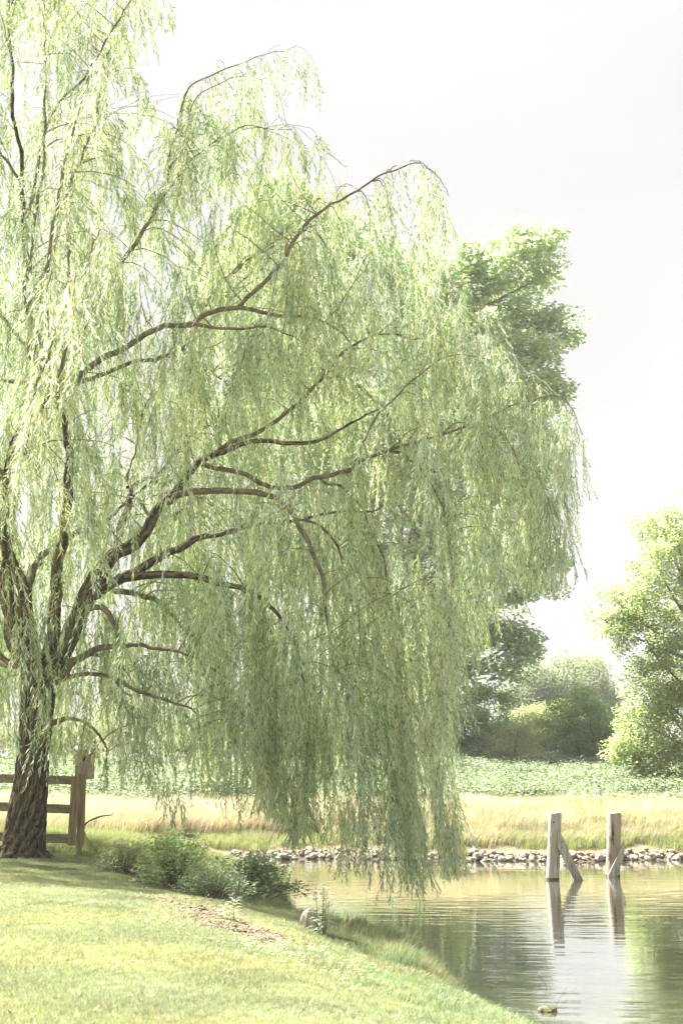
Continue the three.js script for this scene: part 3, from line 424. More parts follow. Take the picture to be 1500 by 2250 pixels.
// lobes given as pixel circles at a distance
const lobesPx = (foot, depth, list, seed = 1) => { const r = rngOf(seed); return list.map(([u, v, ru, rv = ru, dz = null]) => { const k = depth / FPX, p = at(u, v, depth); return [p.x - foot.x, p.y - foot.y, dz ?? (r() - 0.5) * ru * k * 1.6, ru * k, rv * k]; }); };
{
  let f = footAt(880, 94);
  tree('cottonwood_tree', 'tall cottonwood with round leaves rising behind the willow', 'cottonwood', f, lobesPx(f, 94, [[1165, 555, 48, 42], [1215, 512, 24, 20], [1195, 600, 34, 30], [1140, 515, 26, 22], [1090, 590, 62, 55], [1030, 570, 40, 40], [1005, 610, 45, 50], [1100, 660, 80, 60], [1150, 700, 55, 50], [1215, 705, 36, 22], [1258, 692, 18, 14], [1250, 735, 20, 14], [1220, 862, 26, 24], [1190, 780, 36, 30], [1140, 1400, 40, 40], [1090, 790, 95, 70], [1190, 870, 60, 60], [620, 480, 95, 80], [760, 560, 120, 110], [900, 680, 130, 120], [560, 600, 110, 100], [680, 760, 140, 120], [980, 900, 130, 120], [800, 950, 150, 130], [1150, 1010, 80, 90], [600, 950, 130, 120], [1040, 1120, 120, 110], [880, 1180, 140, 120], [1170, 1240, 75, 75], [720, 1180, 120, 120], [1080, 1310, 90, 90], [960, 1380, 110, 110], [1110, 1430, 55, 60], [820, 1400, 110, 100], [1010, 1500, 70, 70], [900, 1560, 90, 80]], 3), 27, 0.5, 11);
  f = footAt(1050, 88); tree('dark_bushy_tree', 'dark green bushy tree at the foot of the cottonwood', 'darkTree', f, lobesPx(f, 88, [[1020, 1610, 55, 60], [1075, 1570, 50, 60], [1105, 1630, 42, 50], [960, 1600, 60, 70], [1050, 1650, 50, 35]], 4), 62, 0.14, 12);
  f = footAt(1185, 180); tree('hazy_tree', 'pale hazy tree far beyond the berm, broad and low, beside the cottonwood', 'farTree', f, lobesPx(f, 180, [[1160, 1520, 55, 55], [1215, 1500, 60, 60], [1150, 1580, 60, 60], [1225, 1570, 60, 60]], 5), 34, 0.35, 13);
  f = footAt(1280, 185); tree('hazy_tree', 'pale hazy tree far beyond the berm, beside the maple', 'farTree', f, lobesPx(f, 185, [[1285, 1490, 50, 50], [1310, 1530, 45, 50], [1270, 1570, 55, 60], [1330, 1590, 60, 60]], 6), 34, 0.35, 14);
  f = footAt(1185, 96); tree('pale_shrub', 'yellow-green rounded shrub between the two dark bushy trees', 'lightShrub', f, lobesPx(f, 96, [[1180, 1600, 55, 45], [1225, 1575, 50, 35], [1150, 1640, 50, 40], [1215, 1650, 60, 40]], 7), 60, 0.1, 15, undefined, 'shrub');
  f = footAt(1300, 92); tree('dark_bushy_tree', 'dark bushy tree with a thin forked trunk beside the maple', 'darkTree', f, lobesPx(f, 92, [[1275, 1570, 60, 55], [1240, 1625, 50, 45], [1320, 1600, 60, 50], [1350, 1650, 60, 45], [1280, 1655, 55, 30]], 8), 56, 0.14, 16);
  f = footAt(1560, 58); tree('maple_tree', 'tall light green maple at the edge of the far bank', 'maple', f, lobesPx(f, 58, [[1465, 1175, 60, 55], [1440, 1260, 75, 60], [1375, 1330, 70, 50], [1490, 1340, 90, 80], [1330, 1370, 42, 32], [1425, 1430, 76, 56], [1510, 1470, 90, 80], [1435, 1520, 66, 46], [1405, 1580, 40, 30], [1480, 1585, 85, 65], [1420, 1650, 65, 45], [1490, 1690, 80, 55], [1580, 1150, 80, 90], [1640, 1300, 110, 110], [1640, 1500, 120, 110], [1620, 1640, 110, 90], [1388, 1645, 44, 34]], 9), 36, 0.24, 17);
  const row = [[1128, 1650, 60, 60, 'low green shrub filling the gap beside the dark tree under the cottonwood', 'lightShrub'], [1415, 1655, 70, 55, 'low green shrub between the forked dark tree and the maple', 'lightShrub'], [120, 1640, 70, 55, 'pale yellow-green shrub on the berm behind the fence', 'lightShrub'], [-40, 1620, 80, 70, 'yellow-green shrub on the berm left of the fence post, partly behind the trunk', 'lightShrub'], [290, 1590, 90, 80, 'light shrub behind the hanging strands, nearest the fence post', 'lightShrub'], [470, 1600, 90, 80, 'dark shrub behind the middle of the willow', 'darkTree'], [650, 1590, 95, 85, 'light shrub behind the willow, next to the cottonwood', 'lightShrub'], [790, 1600, 90, 80, 'dark shrub in front of the cottonwood trunk', 'darkTree']];
  row.forEach(([u, v, ru, rv, label, kind], i) => { const d = 84 + i % 3 * 3; const g = footAt(u, d); tree('berm_shrub', label, kind, g, lobesPx(g, d, [[u, v, ru, rv * 0.7], [u - ru * 0.6, v + 40, ru * 0.7, rv * 0.5], [u + ru * 0.6, v + 35, ru * 0.7, rv * 0.55], [u + ru * 0.1, v - rv * 0.6, ru * 0.6, rv * 0.6]], 40 + i), 34, 0.09, 60 + i, undefined, 'shrub'); });
}

// ───────────── ground plants ─────────────
function tuft(n, h, w, lean, spread, cols, seed) {
  const r = rngOf(seed), g = new Geo();
  for (let i = 0; i < n; i++) {
    const a = r() * 6.28, q = Math.sqrt(r()) * spread * (0.55 + 0.45 * r()), p = V(Math.cos(a) * q, 0, Math.sin(a) * q), hh = h * (0.55 + 0.6 * r()), l = V((r() - 0.5) * 0.9 + lean, 0, (r() - 0.5) * 0.9).multiplyScalar(hh * 0.55), s = V(Math.cos(a * 3), 0, Math.sin(a * 3)).multiplyScalar(w * (0.7 + 0.6 * r()) / 2), c = cols[Math.floor(r() * cols.length)].map((x) => x * (0.8 + 0.4 * r()));
    const m = p.clone().addScaledVector(l, 0.35).add(V(0, hh * 0.6, 0)), t = p.clone().add(l).add(V(0, hh * (0.95 - 0.2 * l.length() / hh), 0));
    const A = g.v(p.clone().add(s).add(V(0, -0.02, 0)), c), B = g.v(p.clone().sub(s).add(V(0, -0.02, 0)), c), C = g.v(m.clone().addScaledVector(s, 0.8), c), D = g.v(m.clone().addScaledVector(s, -0.8), c), E = g.v(t, c);
    g.i.push(A, B, C, B, D, C, C, D, E);
  }
  return g.build();
}
const spot = (p, yaw, s, sy = s) => new THREE.Matrix4().compose(p, new THREE.Quaternion().setFromAxisAngle(V(0, 1, 0), yaw), V(s, sy, s));
function scatter(name, label, geos, mat, gen, n, category, seed) {
  const r = rngOf(seed), lists = geos.map(() => []); let made = 0, tries = 0;
  while (made < n && tries++ < n * 12) { const e = gen(r); if (!e) continue; lists[Math.floor(r() * geos.length)].push(e); made++; }
  const g = thing(name, label, category); g.userData.kind = 'stuff';
  lists.forEach((l, i) => l.length && instances(name + '_blades', geos[i], mat, l, g));
  return made;
}
const inFrame = (x, z, m = 1.2) => Math.abs(x) < -z * 0.243 + m;
{
  const lawnC = [[0.385, 0.425, 0.2], [0.335, 0.385, 0.175], [0.49, 0.49, 0.31], [0.25, 0.325, 0.13]];
  const onSlope = (x, z, yaw, s, sy = s) => { const y = height(x, z), n = V(height(x - 0.15, z) - height(x + 0.15, z), 0.3, height(x, z - 0.15) - height(x, z + 0.15)).normalize(); return new THREE.Matrix4().compose(V(x, y, z), new THREE.Quaternion().setFromUnitVectors(V(0, 1, 0), n).multiply(new THREE.Quaternion().setFromAxisAngle(V(0, 1, 0), yaw)), V(s, sy, s)); };
  const lawn = [1, 2, 3, 4].map((s) => tuft(1900, 0.07, 0.0055, 0.3, 0.42, lawnC, 200 + s));
  const tintAt = (x, z, r) => { const n = fbm(x * 0.5, 11, z * 0.5, 3), k = 0.9 + 0.42 * fbm(x * 0.9, 3, z * 0.9, 3) + 0.2 * (r() - 0.5); return rgb(k * (1 + 0.4 * Math.max(0, n)), k * (1 + 0.1 * Math.max(0, n)), k * (1 - 0.25 * n)); };
  const lawnGen = (z0, z1) => (r) => {
    const z = -(z0 + (z1 - z0) * r()), x = (r() * 2 - 1) * (-z * 0.243 + 1.2);
    const d = shoreDist(x, z); if (d < 1.05 || mulchness(x, z) > -0.1 + 0.2 * r() || Math.hypot(x - trunkX, z - trunkZ) < 0.5) return null;
    return [onSlope(x, z, r() * 6.28, 0.8 + 0.4 * r(), 0.75 + 0.45 * r()), tintAt(x, z, r)];
  };
  scatter('lawn_grass', 'short sunlit mown lawn in front of the willow', lawn, M.grass, lawnGen(7.5, 16), 900, 'grass', 1);
  scatter('lawn_grass', 'mown lawn around the willow trunk and fence', lawn, M.grass, lawnGen(16, 33), 1000, 'grass', 2);
  const rough = [1, 2, 3].map((s) => tuft(190, 0.22, 0.006, 0.45, 0.3, [[0.29, 0.32, 0.16], [0.34, 0.36, 0.2], [0.42, 0.4, 0.27], [0.2, 0.26, 0.11]], 300 + s));
  scatter('bank_grass', 'long soft grass leaning over the near edge of the pond', rough, M.grass, (r) => {
    const z = -(10 + 22 * r()), x = -4 + 9 * r(), d = shoreDist(x, z); if (d < 0.06 || d > 2.0 || r() < d * 0.4 || fbm(x * 1.9, 2.2, z * 1.9, 2) < -0.16 || mulchness(x, z) > 0.15) return null;
    const n = fbm(x * 1.1, 5, z * 1.1, 3), k = 0.8 + 0.3 * r();
    return [onSlope(x, z, r() * 6.28, 0.75 + 0.4 * r(), d < 0.8 && z < -16.5 ? 0.55 + 0.95 * r() * r() : 0.35 + 0.5 * r() * r()), n > 0.12 ? rgb(1.08 * k, 1.0 * k, 0.85 * k) : rgb(0.82 * k, 1.0 * k, 0.8 * k)];
  }, 1300, 'grass', 3);
  const sedge = [1, 2].map((s) => tuft(12, 0.36, 0.007, 0.7, 0.1, [[0.42, 0.37, 0.18], [0.48, 0.42, 0.26], [0.34, 0.34, 0.15]], 320 + s)), sedgeAt = [[820, 2085], [880, 2080], [930, 2085], [1000, 2130]].map(([u, v]) => grow(u, v));
  scatter('sedge', 'yellow seeding sedge leaning toward the pond water', sedge, M.straw, (r) => { const c = sedgeAt[Math.floor(r() * 4)], x = c.x + (r() + r() - 1) * 0.7, z = c.z + (r() + r() - 1) * 1.6; if (shoreDist(x, z) < 0.05) return null; return [spot(ground(x, z), r() * 1 - 0.5, 0.7 + 0.5 * r()), null]; }, 24, 'sedge', 4);
  const weed = [1, 2].map((s) => clump(14, 0.06, 0.045, 0.022, [[0.3, 0.35, 0.13], [0.34, 0.38, 0.16], [0.24, 0.3, 0.1]], 340 + s)), weedAt = [[560, 2085], [640, 2110], [720, 2130], [800, 2150], [880, 2180], [960, 2190], [620, 2080]].map(([u, v]) => grow(u, v));
  scatter('broadleaf_weeds', 'low yellow-green broadleaf weeds along the top of the near bank', weed, M.grass, (r) => { const c = weedAt[Math.floor(r() * 7)], x = c.x + (r() + r() - 1) * 0.8, z = c.z + (r() + r() - 1) * 1.1; if (shoreDist(x, z) < 0.3) return null; const p = ground(x, z); p.y += 0.03; return [spot(p, r() * 6.28, 0.7 + 0.6 * r()), null]; }, 700, 'weeds', 5);
  const straw = [1, 2, 3].map((s) => tuft(750, 0.68, 0.009, 0.6, 0.9, [[0.54, 0.47, 0.31], [0.6, 0.53, 0.38], [0.46, 0.42, 0.25]], 400 + s));
  const strawGreen = [1, 2, 3].map((s) => tuft(700, 0.56, 0.009, 0.45, 0.9, [[0.4, 0.38, 0.2], [0.45, 0.42, 0.24], [0.33, 0.36, 0.15], [0.5, 0.44, 0.3]], 420 + s));
  const low = [1, 2].map((s) => tuft(800, 0.26, 0.008, 0.3, 0.7, [[0.27, 0.3, 0.12], [0.32, 0.33, 0.16], [0.23, 0.28, 0.1]], 430 + s));
  const wide = (z, r) => (r() * 2 - 1) * (-z * 0.243 + 3);
  scatter('straw_grass', 'tall dry straw-coloured grass bending in the wind on the far bank', straw, M.straw, (r) => { const z = FARZ - 1.6 - 6.6 * r(), x = wide(z, r), d = shoreDist(x, z); if (d < 2.4 + 0.8 * fbm(x * 0.4, 1, z) || r() < smoothstep(x, 1, 7) * 0.8) return null; const k = 0.9 + 0.25 * r(); return [onSlope(x, z, r() * 0.8 - 0.4, 0.8 + 0.4 * r(), 0.75 + 0.4 * r()), rgb(k, k, k * (0.9 + 0.2 * r()))]; }, 380, 'grass', 6);
  scatter('meadow_grass', 'tall green-gold grass on the far bank behind the pilings', strawGreen, M.grass, (r) => { const z = FARZ - 1.2 - 6.5 * r(), x = wide(z, r), d = shoreDist(x, z); if (d < 1.5 || r() > 0.12 + smoothstep(x, -1, 6)) return null; const k = 0.85 + 0.3 * r(); return [onSlope(x, z, r() * 0.8 - 0.4, 0.8 + 0.4 * r(), (d < 2.6 ? 0.45 : 0.8) + 0.35 * r()), rgb(k * 1.02, k, k)]; }, 320, 'grass', 7);
  scatter('field_grass', 'bright green grass below the straw-coloured field behind the fence', low, M.grass, (r) => { const z = -28 - 14.5 * r(), x = wide(z, r), d = shoreDist(x, z); if (d < 0.9 || (x > -3 && d > 2.8) || r() < smoothstep(-z, 38, 42) * (x < -3 ? 1 : 0)) return null; const k = 0.9 + 0.3 * r(); return [onSlope(x, z, r() * 6.28, 0.8 + 0.4 * r(), 0.7 + 0.6 * r()), rgb(k, k, k * 0.9)]; }, 480, 'grass', 8);
  const vine = [1, 2, 3].map((s) => clump(760, 1.3, 0.13, 0.085, [[0.12, 0.205, 0.035], [0.155, 0.24, 0.05], [0.055, 0.12, 0.02], [0.18, 0.24, 0.06]], 450 + s, 0.2));
  scatter('ground_cover', 'leafy green vines covering the berm beyond the straw grass', vine, M.leafFar, (r) => { const z = BERM - 1.2 - 48 * Math.pow(r(), 1.4), x = wide(z, r), p = ground(x, z), n = fbm(x * 0.3, 9, z * 0.3, 3); p.y += 0.2 + 1.2 * n; const k = 0.8 + 0.4 * r(), s = 0.7 + 0.5 * r(); return [spot(p, r() * 6.28, s, s * 0.6), rgb(k, k, k)]; }, 1300, 'ground cover', 9);
  const fallen = [1, 2].map((k) => { const r = rngOf(480 + k), g = new Geo(); for (let i = 0; i < 5; i++) { const a = r() * 6.28, d = V(Math.cos(a), (r() - 0.3) * 0.4, Math.sin(a)).normalize(), q = 0.8 + 0.4 * r(); g.leaf(V((r() - 0.5) * 0.7, 0.05 + 0.02 * r(), (r() - 0.5) * 0.7), d, d.clone().cross(V((r() - 0.5) * 0.8, 1, 0)).normalize(), 0.06 + 0.05 * r(), 0.012 + 0.006 * r(), r() < 0.6 ? [0.55 * q, 0.5 * q, 0.2 * q] : [0.4 * q, 0.27 * q, 0.13 * q], 0.3); } return g.build(); });
  scatter('fallen_willow_leaves', 'scattered narrow yellow leaves lying on the lawn', fallen, M.dry, (r) => { const z = -(9 + 16 * r()), x = (r() * 2 - 1) * (-z * 0.243 + 1), d = shoreDist(x, z); if (d < 0.8) return null; return [spot(ground(x, z), r() * 6.28, 1), null]; }, 160, 'leaf litter', 12);
  // bark chips and dead stalks on the bare patch
  const chips = [1, 2].map((s) => { const r = rngOf(470 + s), g = new Geo(); for (let i = 0; i < 26; i++) { const a = r() * 6.28, p = V((r() - 0.5) * 0.3, 0.008 + r() * 0.03, (r() - 0.5) * 0.3), d = V(Math.cos(a), (r() - 0.5) * 0.3, Math.sin(a)).normalize(), k = 0.7 + 0.6 * r(); g.leaf(p, d, d.clone().cross(V((r() - 0.5) * 0.6, 1, 0)).normalize(), 0.04 + 0.12 * r(), 0.008 + 0.025 * r(), [0.2 * k, 0.15 * k, 0.095 * k], (r() - 0.5) * 0.4); } return g.build(); });
  scatter('dead_leaf_litter', 'brown dead leaves and stalks on the bare strip of the bank', chips, M.dry, (r) => { const c = mulchAt[Math.floor(r() * 6)], x = c.x + (r() + r() - 1) * 0.8, z = c.z + (r() + r() - 1) * 1.4; if (mulchness(x, z) < 0.05) return null; const k = 0.8 + 0.5 * r(); return [spot(ground(x, z), r() * 6.28, 0.8 + 0.5 * r()), rgb(k, k, k)]; }, 560, 'leaf litter', 10);
}
// near shrubs
function shrub(name, label, foot, w, h, cols, nst, len, wid, seed) {
  const t = thing(name, label, 'shrub', [foot.x, foot.y, foot.z]), r = rngOf(seed), g = new Geo(), st = [];
  for (let i = 0; i < nst; i++) {
    const a = r() * 6.28, e = Math.pow(r(), 0.8), q = Math.sqrt(r()) * (1 - 0.55 * e), lump = 1 + 0.5 * fbm(Math.cos(a) * 1.5 + seed, e * 2, Math.sin(a) * 1.5, 3);
    const tip = V(Math.cos(a) * w * q * 1.15 * lump, h * (0.12 + 0.88 * e) * lump, Math.sin(a) * w * 0.85 * q * lump), b = V(tip.x * 0.2, -0.05, tip.z * 0.2), m = V(tip.x * 0.5 + (r() - 0.5) * 0.1, tip.y * 0.6, tip.z * 0.5 + (r() - 0.5) * 0.1);
    st.push(tube([b, m, tip], [0.007, 0.005, 0.002], 4, 0.15, 0, i, 0.02));
    for (let k = 0; k < 24; k++) {
      const d = V(r() * 2 - 1, r() * 2 - 1, r() * 2 - 1).normalize(), p = tip.clone().addScaledVector(d, 0.13 * Math.sqrt(r())); if (p.y < 0.02) continue;
      const dir = V(d.x + r() - 0.5, (r() - 0.5) * 0.9, d.z + r() - 0.5).normalize(), c = cols[Math.floor(r() * cols.length)].map((x) => x * (0.8 + 0.4 * r()));
      g.leaf(p, dir, dir.clone().cross(V((r() - 0.5) * 1.2, 1, (r() - 0.5) * 1.2)).normalize(), len * (0.7 + 0.6 * r()), wid * (0.7 + 0.6 * r()), c, (r() - 0.5) * 0.4);
    }
  }
  part('stems', mergeGeometries(st), M.twig, t, 'stuff'); part('foliage', g.build(), M.leaf, t, 'stuff'); return t;
}
shrub('young_shrub', 'loose light green shrub with small leaves at the head of the bare bank', grow(385, 1962), 0.7, 0.88, [[0.46, 0.6, 0.22], [0.54, 0.64, 0.28], [0.34, 0.5, 0.16]], 120, 0.08, 0.036, 21);
shrub('dark_shrub', 'dense dark green shrub overhanging the pond edge', grow(548, 1985), 0.92, 0.74, [[0.2, 0.32, 0.11], [0.26, 0.4, 0.15], [0.42, 0.5, 0.3], [0.32, 0.44, 0.19]], 170, 0.075, 0.04, 22);
shrub('weedy_shrub', 'low pale weedy shrub spreading beside the fence post', grow(268, 1925), 0.6, 0.5, [[0.42, 0.48, 0.22], [0.48, 0.53, 0.28], [0.33, 0.4, 0.17]], 80, 0.06, 0.022, 23);
shrub('weedy_shrub', 'grey-green weedy shrub between light green shrub and dark shrub', grow(470, 1985), 0.55, 0.55, [[0.36, 0.48, 0.22], [0.44, 0.52, 0.28], [0.24, 0.36, 0.14]], 90, 0.06, 0.022, 24);
function leafyStalk(label, foot, h, n, seed, col) {
  const t = thing('leafy_stalk', label, 'plant', [foot.x, foot.y, foot.z]), r = rngOf(seed);
  for (let s = 0; s < n; s++) {
    const g = new Geo(), top = V((r() - 0.5) * 0.25, h * (0.7 + 0.4 * r()), (r() - 0.5) * 0.25), b = V(top.x * 0.4, -0.04, top.z * 0.4);
    const st = part('stem', tube([b, b.clone().lerp(top, 0.5), top], [0.008, 0.006, 0.003], 5, 0.1, 0, s, 0), M.twig, t);
    for (let k = 0; k < 22; k++) { const q = 0.2 + 0.8 * k / 21, a = k * 2.4 + s, p = b.clone().lerp(top, q), d = V(Math.cos(a), 0.35 - 0.5 * (1 - q), Math.sin(a)).normalize(); g.leaf(p, d, d.clone().cross(V(0, 1, 0)).normalize(), 0.17 * (1.15 - 0.5 * q), 0.032, col.map((x) => x * (0.8 + 0.4 * r())), -0.25); }
    part('leaves', g.build(), M.leaf, st, 'stuff');
  }
}
leafyStalk('leafy green stalks beside the pale stone at the water', grow(705, 2062), 0.62, 5, 31, [0.38, 0.46, 0.26]);
leafyStalk('leafy stalks in front of the dark shrub', grow(520, 2000), 0.5, 4, 32, [0.38, 0.46, 0.28]);
leafyStalk('bright yellow-green stalk standing in long bank grass', grow(512, 2035), 0.3, 2, 33, [0.5, 0.56, 0.2]);

// ───────────── stones ─────────────
function stoneGeo(seed, flat = 0.7) {
  const g = new THREE.IcosahedronGeometry(1, 2), p = g.attributes.position, v = V(0, 0, 0), r = rngOf(seed), cuts = Array.from({ length: 7 }, () => [V(r() * 2 - 1, r() * 2 - 1, r() * 2 - 1).normalize(), 0.62 + 0.25 * r()]);
  const uv = g.attributes.uv;
  for (let i = 0; i < p.count; i++) { v.fromBufferAttribute(p, i); for (const [n, d] of cuts) { const o = v.dot(n) - d; if (o > 0) v.addScaledVector(n, -o * 0.9); } v.multiplyScalar(1 + 0.12 * fbm(v.x * 2 + seed, v.y * 2, v.z * 2, 3)); v.y *= flat; p.setXYZ(i, v.x, v.y, v.z); uv.setXY(i, v.x * 0.3 + v.y * 0.2, v.z * 0.3 + v.y * 0.2); }
  g.computeVertexNormals(); return g;
}
{
  const geos = Array.from({ length: 9 }, (_, i) => stoneGeo(500 + i)), r = rngOf(91);
  const rip = new THREE.Group(); rip.name = 'riprap'; rip.userData = { kind: 'structure', label: 'band of pale broken stones along the far waterline' }; scene.add(rip);
  const all = [];
  for (let i = 1; i < far.length + 1; i++) {
    const [ax, az] = i === 1 ? near[near.length - 1] : far[i - 2], [bx, bz] = far[i - 1], L = Math.hypot(bx - ax, bz - az), n = Math.round(L * 34);
    for (let k = 0; k < n; k++) { const t = r(), o = r() * 0.62 - 0.12, x = lerp(ax, bx, t), z = lerp(az, bz, t) - o, s = (0.038 + 0.05 * r() * r()) * (1.35 - 0.5 * o) * (r() < 0.1 ? 1.7 : 1), p = ground(x, z); p.y = Math.max(p.y, -0.02) + s * 0.2 + r() * 0.05; all.push([p, s]); }
  }
  for (let k = 0; k < 46; k++) { const c = grow(470 + r() * 130, 1893 + r() * 22); const s = 0.05 + 0.06 * r(); c.y = Math.max(c.y, 0) + s * 0.3; all.push([c, s]); }
  all.sort((a, b) => b[1] - a[1]);
  const rest = [];
  all.forEach(([p, s], i) => {
    const q = new THREE.Quaternion().setFromEuler(new THREE.Euler((r() - 0.5) * 0.9, r() * 6.28, (r() - 0.5) * 0.9)), sc = V(s * (0.9 + 0.5 * r()), s, s * (0.9 + 0.3 * r()));
    if (i < 300) { const m = part(i ? 'stone_' + String(i).padStart(3, '0') : 'stone', geos[i % 9], M.stones[Math.floor(r() * 4)], rip); m.position.copy(p); m.quaternion.copy(q); m.scale.copy(sc); }
    else rest.push([new THREE.Matrix4().compose(p, q, sc), null]);
  });
  if (rest.length) instances('small_stones', geos[0], M.stones[0], rest, rip);
  console.log('stones', all.length);
  const p = onLevel(1203, 2222), st = new THREE.Mesh(stoneGeo(700, 0.55), M.mossStone); st.name = 'rock'; st.position.set(p.x, 0.0, p.z); st.scale.set(0.12, 0.11, 0.1); st.userData = { label: 'mossy round rock breaking the water surface near the grass edge', category: 'rock' }; scene.add(shade(st));
  const g2 = grow(680, 2052), s2 = new THREE.Mesh(stoneGeo(703, 1.1), M.stones[0]); s2.name = numbered('pale_stone'); s2.position.set(g2.x, g2.y + 0.12, g2.z); s2.scale.set(0.12, 0.17, 0.1); s2.userData = { label: 'single pale grey stone standing in bank grass by the leafy stalks', category: 'rock' }; scene.add(shade(s2));
}

// ───────────── pilings in the pond ─────────────
function boardShape(pts, thick) { // outline in metres, thickness along z
  const s = new THREE.Shape(pts.map(([x, y]) => new THREE.Vector2(x, y))), g = new THREE.ExtrudeGeometry(s, { depth: thick, bevelEnabled: true, bevelSize: 0.006, bevelThickness: 0.006, bevelSegments: 2 });
  return g;
}
function piling(label, u, v, topU, topV, R, mat, seed) {
  const b = onLevel(u, v), d = -b.z, top = at(topU, topV, d), t = thing('wooden_piling', label, 'piling', [b.x, 0, b.z], 'wooden pilings in the pond'), dx = top.x - b.x, H = top.y;
  const pts = [], rad = []; for (let i = 0; i <= 8; i++) { const k = -0.25 + 1.25 * i / 8; pts.push(V(dx * k, H * k, 0)); rad.push(R * (1 - 0.02 * k)); }
  const g = tube(pts, rad, 44, 0.04, 0.035, seed, 0.008); // trunk of the pile with checks
  const pos = g.attributes.position, uv = g.attributes.uv; void pos;
  for (let i = 0; i < uv.count; i++) uv.setXY(i, uv.getX(i) / (R * 5) * 0.95, uv.getY(i) * 0.55);
  part('post', g, mat, t);
  const cap = new THREE.CylinderGeometry(R * 0.86, R * 0.975, 0.03, 44); cap.rotateY(1); cap.translate(dx, H + 0.012, 0); part('top', cap, mat, t);
  { // wet, algae-dark foot with a ragged upper edge
    const n = 44, p = [], ix = [];
    for (let j = 0; j <= n; j++) { const a = (j % n) / n * 6.28319, top = 0.035 + 0.05 * Math.max(0, fbm(Math.cos(a) * 3 + seed, Math.sin(a) * 3, 2, 3) + 0.25), rr = R * 1.045; for (const y of [-0.1, top]) p.push(Math.cos(a) * rr + dx * y / H, y, Math.sin(a) * rr); }
    for (let j = 0; j < n; j++) { const q = j * 2; ix.push(q, q + 1, q + 2, q + 2, q + 1, q + 3); }
    const sg = new THREE.BufferGeometry(); sg.setAttribute('position', new THREE.Float32BufferAttribute(p, 3)); sg.setIndex(ix); sg.computeVertexNormals(); part('waterline_stain', sg, M.stain, t);
  }
  const r = rngOf(seed);
  for (let k = 0; k < 7; k++) { // drying checks, dark narrow cracks cut as slivers proud of nothing: built as thin inset wedges
    const a = 0.5 + r() * 2.2, l = 0.15 + 0.45 * r(), y0 = r() * (H - l), w = 0.004 + 0.004 * r(), yy = y0 + l / 2, q = new THREE.BoxGeometry(w, l, 0.006);
    q.translate(0, 0, R * 0.993); q.rotateY(Math.PI / 2 - a); q.translate(dx * yy / H, yy, 0); part('crack', q, M.dark, t);
  }
  return { t, d, dx, H, R, b };
}
{
  const A = piling('pale grey wooden piling with a slanting brace leaning out to its side', 1213, 1933, 1219, 1788, 0.147, M.pile, 41), k = pxAt(A.d) / 6.25, ox = 330, oy = 1080;
  const P2 = (x, y) => [(x - ox) * k, (oy - y) * k];
  const br = part('brace', boardShape([P2(402, 470), P2(415, 455), P2(430, 458), P2(460, 520), P2(720, 1085), P2(760, 1180), P2(655, 1180), P2(400, 645)], 0.11), M.brace, A.t); br.position.z = 0.06;
  for (const [x, y] of [[455, 580], [450, 660], [575, 895]]) { const g = new THREE.CylinderGeometry(0.013, 0.013, 0.016, 8); g.rotateX(Math.PI / 2); const [px, py] = P2(x, y); g.translate(px, py, 0.12); part('bolt', g, M.rust, br); }
  const kn = new THREE.SphereGeometry(0.02, 10, 8); kn.scale(0.8, 1.3, 0.25); kn.translate(0.035, 1.28, A.R * 0.985); part('knot', kn, M.rust, A.t);
  const B = piling('brown weathered wooden piling with a dark knot and a board nailed across it', 1345, 1926, 1349, 1788, 0.166, M.pileBrown, 42), kb = pxAt(B.d) / 6.25;
  const P3 = (x, y) => [(x - 1150) * kb, (1035 - y) * kb];
  const b2 = part('brace', boardShape([P3(1290, 595), P3(1302, 610), P3(1285, 735), P3(1180, 1060), P3(1060, 1060), P3(1075, 1000), P3(1245, 680)], 0.06), M.brace, B.t); b2.position.z = B.R + 0.004;
  for (const [x, y] of [[1285, 735], [1230, 860]]) { const g = new THREE.CylinderGeometry(0.012, 0.012, 0.012, 8); g.rotateX(Math.PI / 2); const [px, py] = P3(x - 10, y); g.translate(px, py, 0.067); part('bolt', g, M.rust, b2); }
  const k2 = stoneGeo(711); k2.scale(0.032, 0.045, 0.014); const [kx, ky] = P3(1145, 545); k2.translate(kx, ky, B.R * 0.99); part('knot', k2, M.rust, B.t);
  for (let i = 0; i < 6; i++) { const r = rngOf(800 + i), g = new THREE.BoxGeometry(0.008 + 0.008 * r(), 0.1 + 0.25 * r(), 0.01), [px, py] = P3(1120 + r() * 110, 380 + r() * 160); g.translate(px, py, Math.sqrt(Math.max(0.001, B.R * B.R - px * px)) * 0.99); part('split', g, M.rust, B.t); }
}

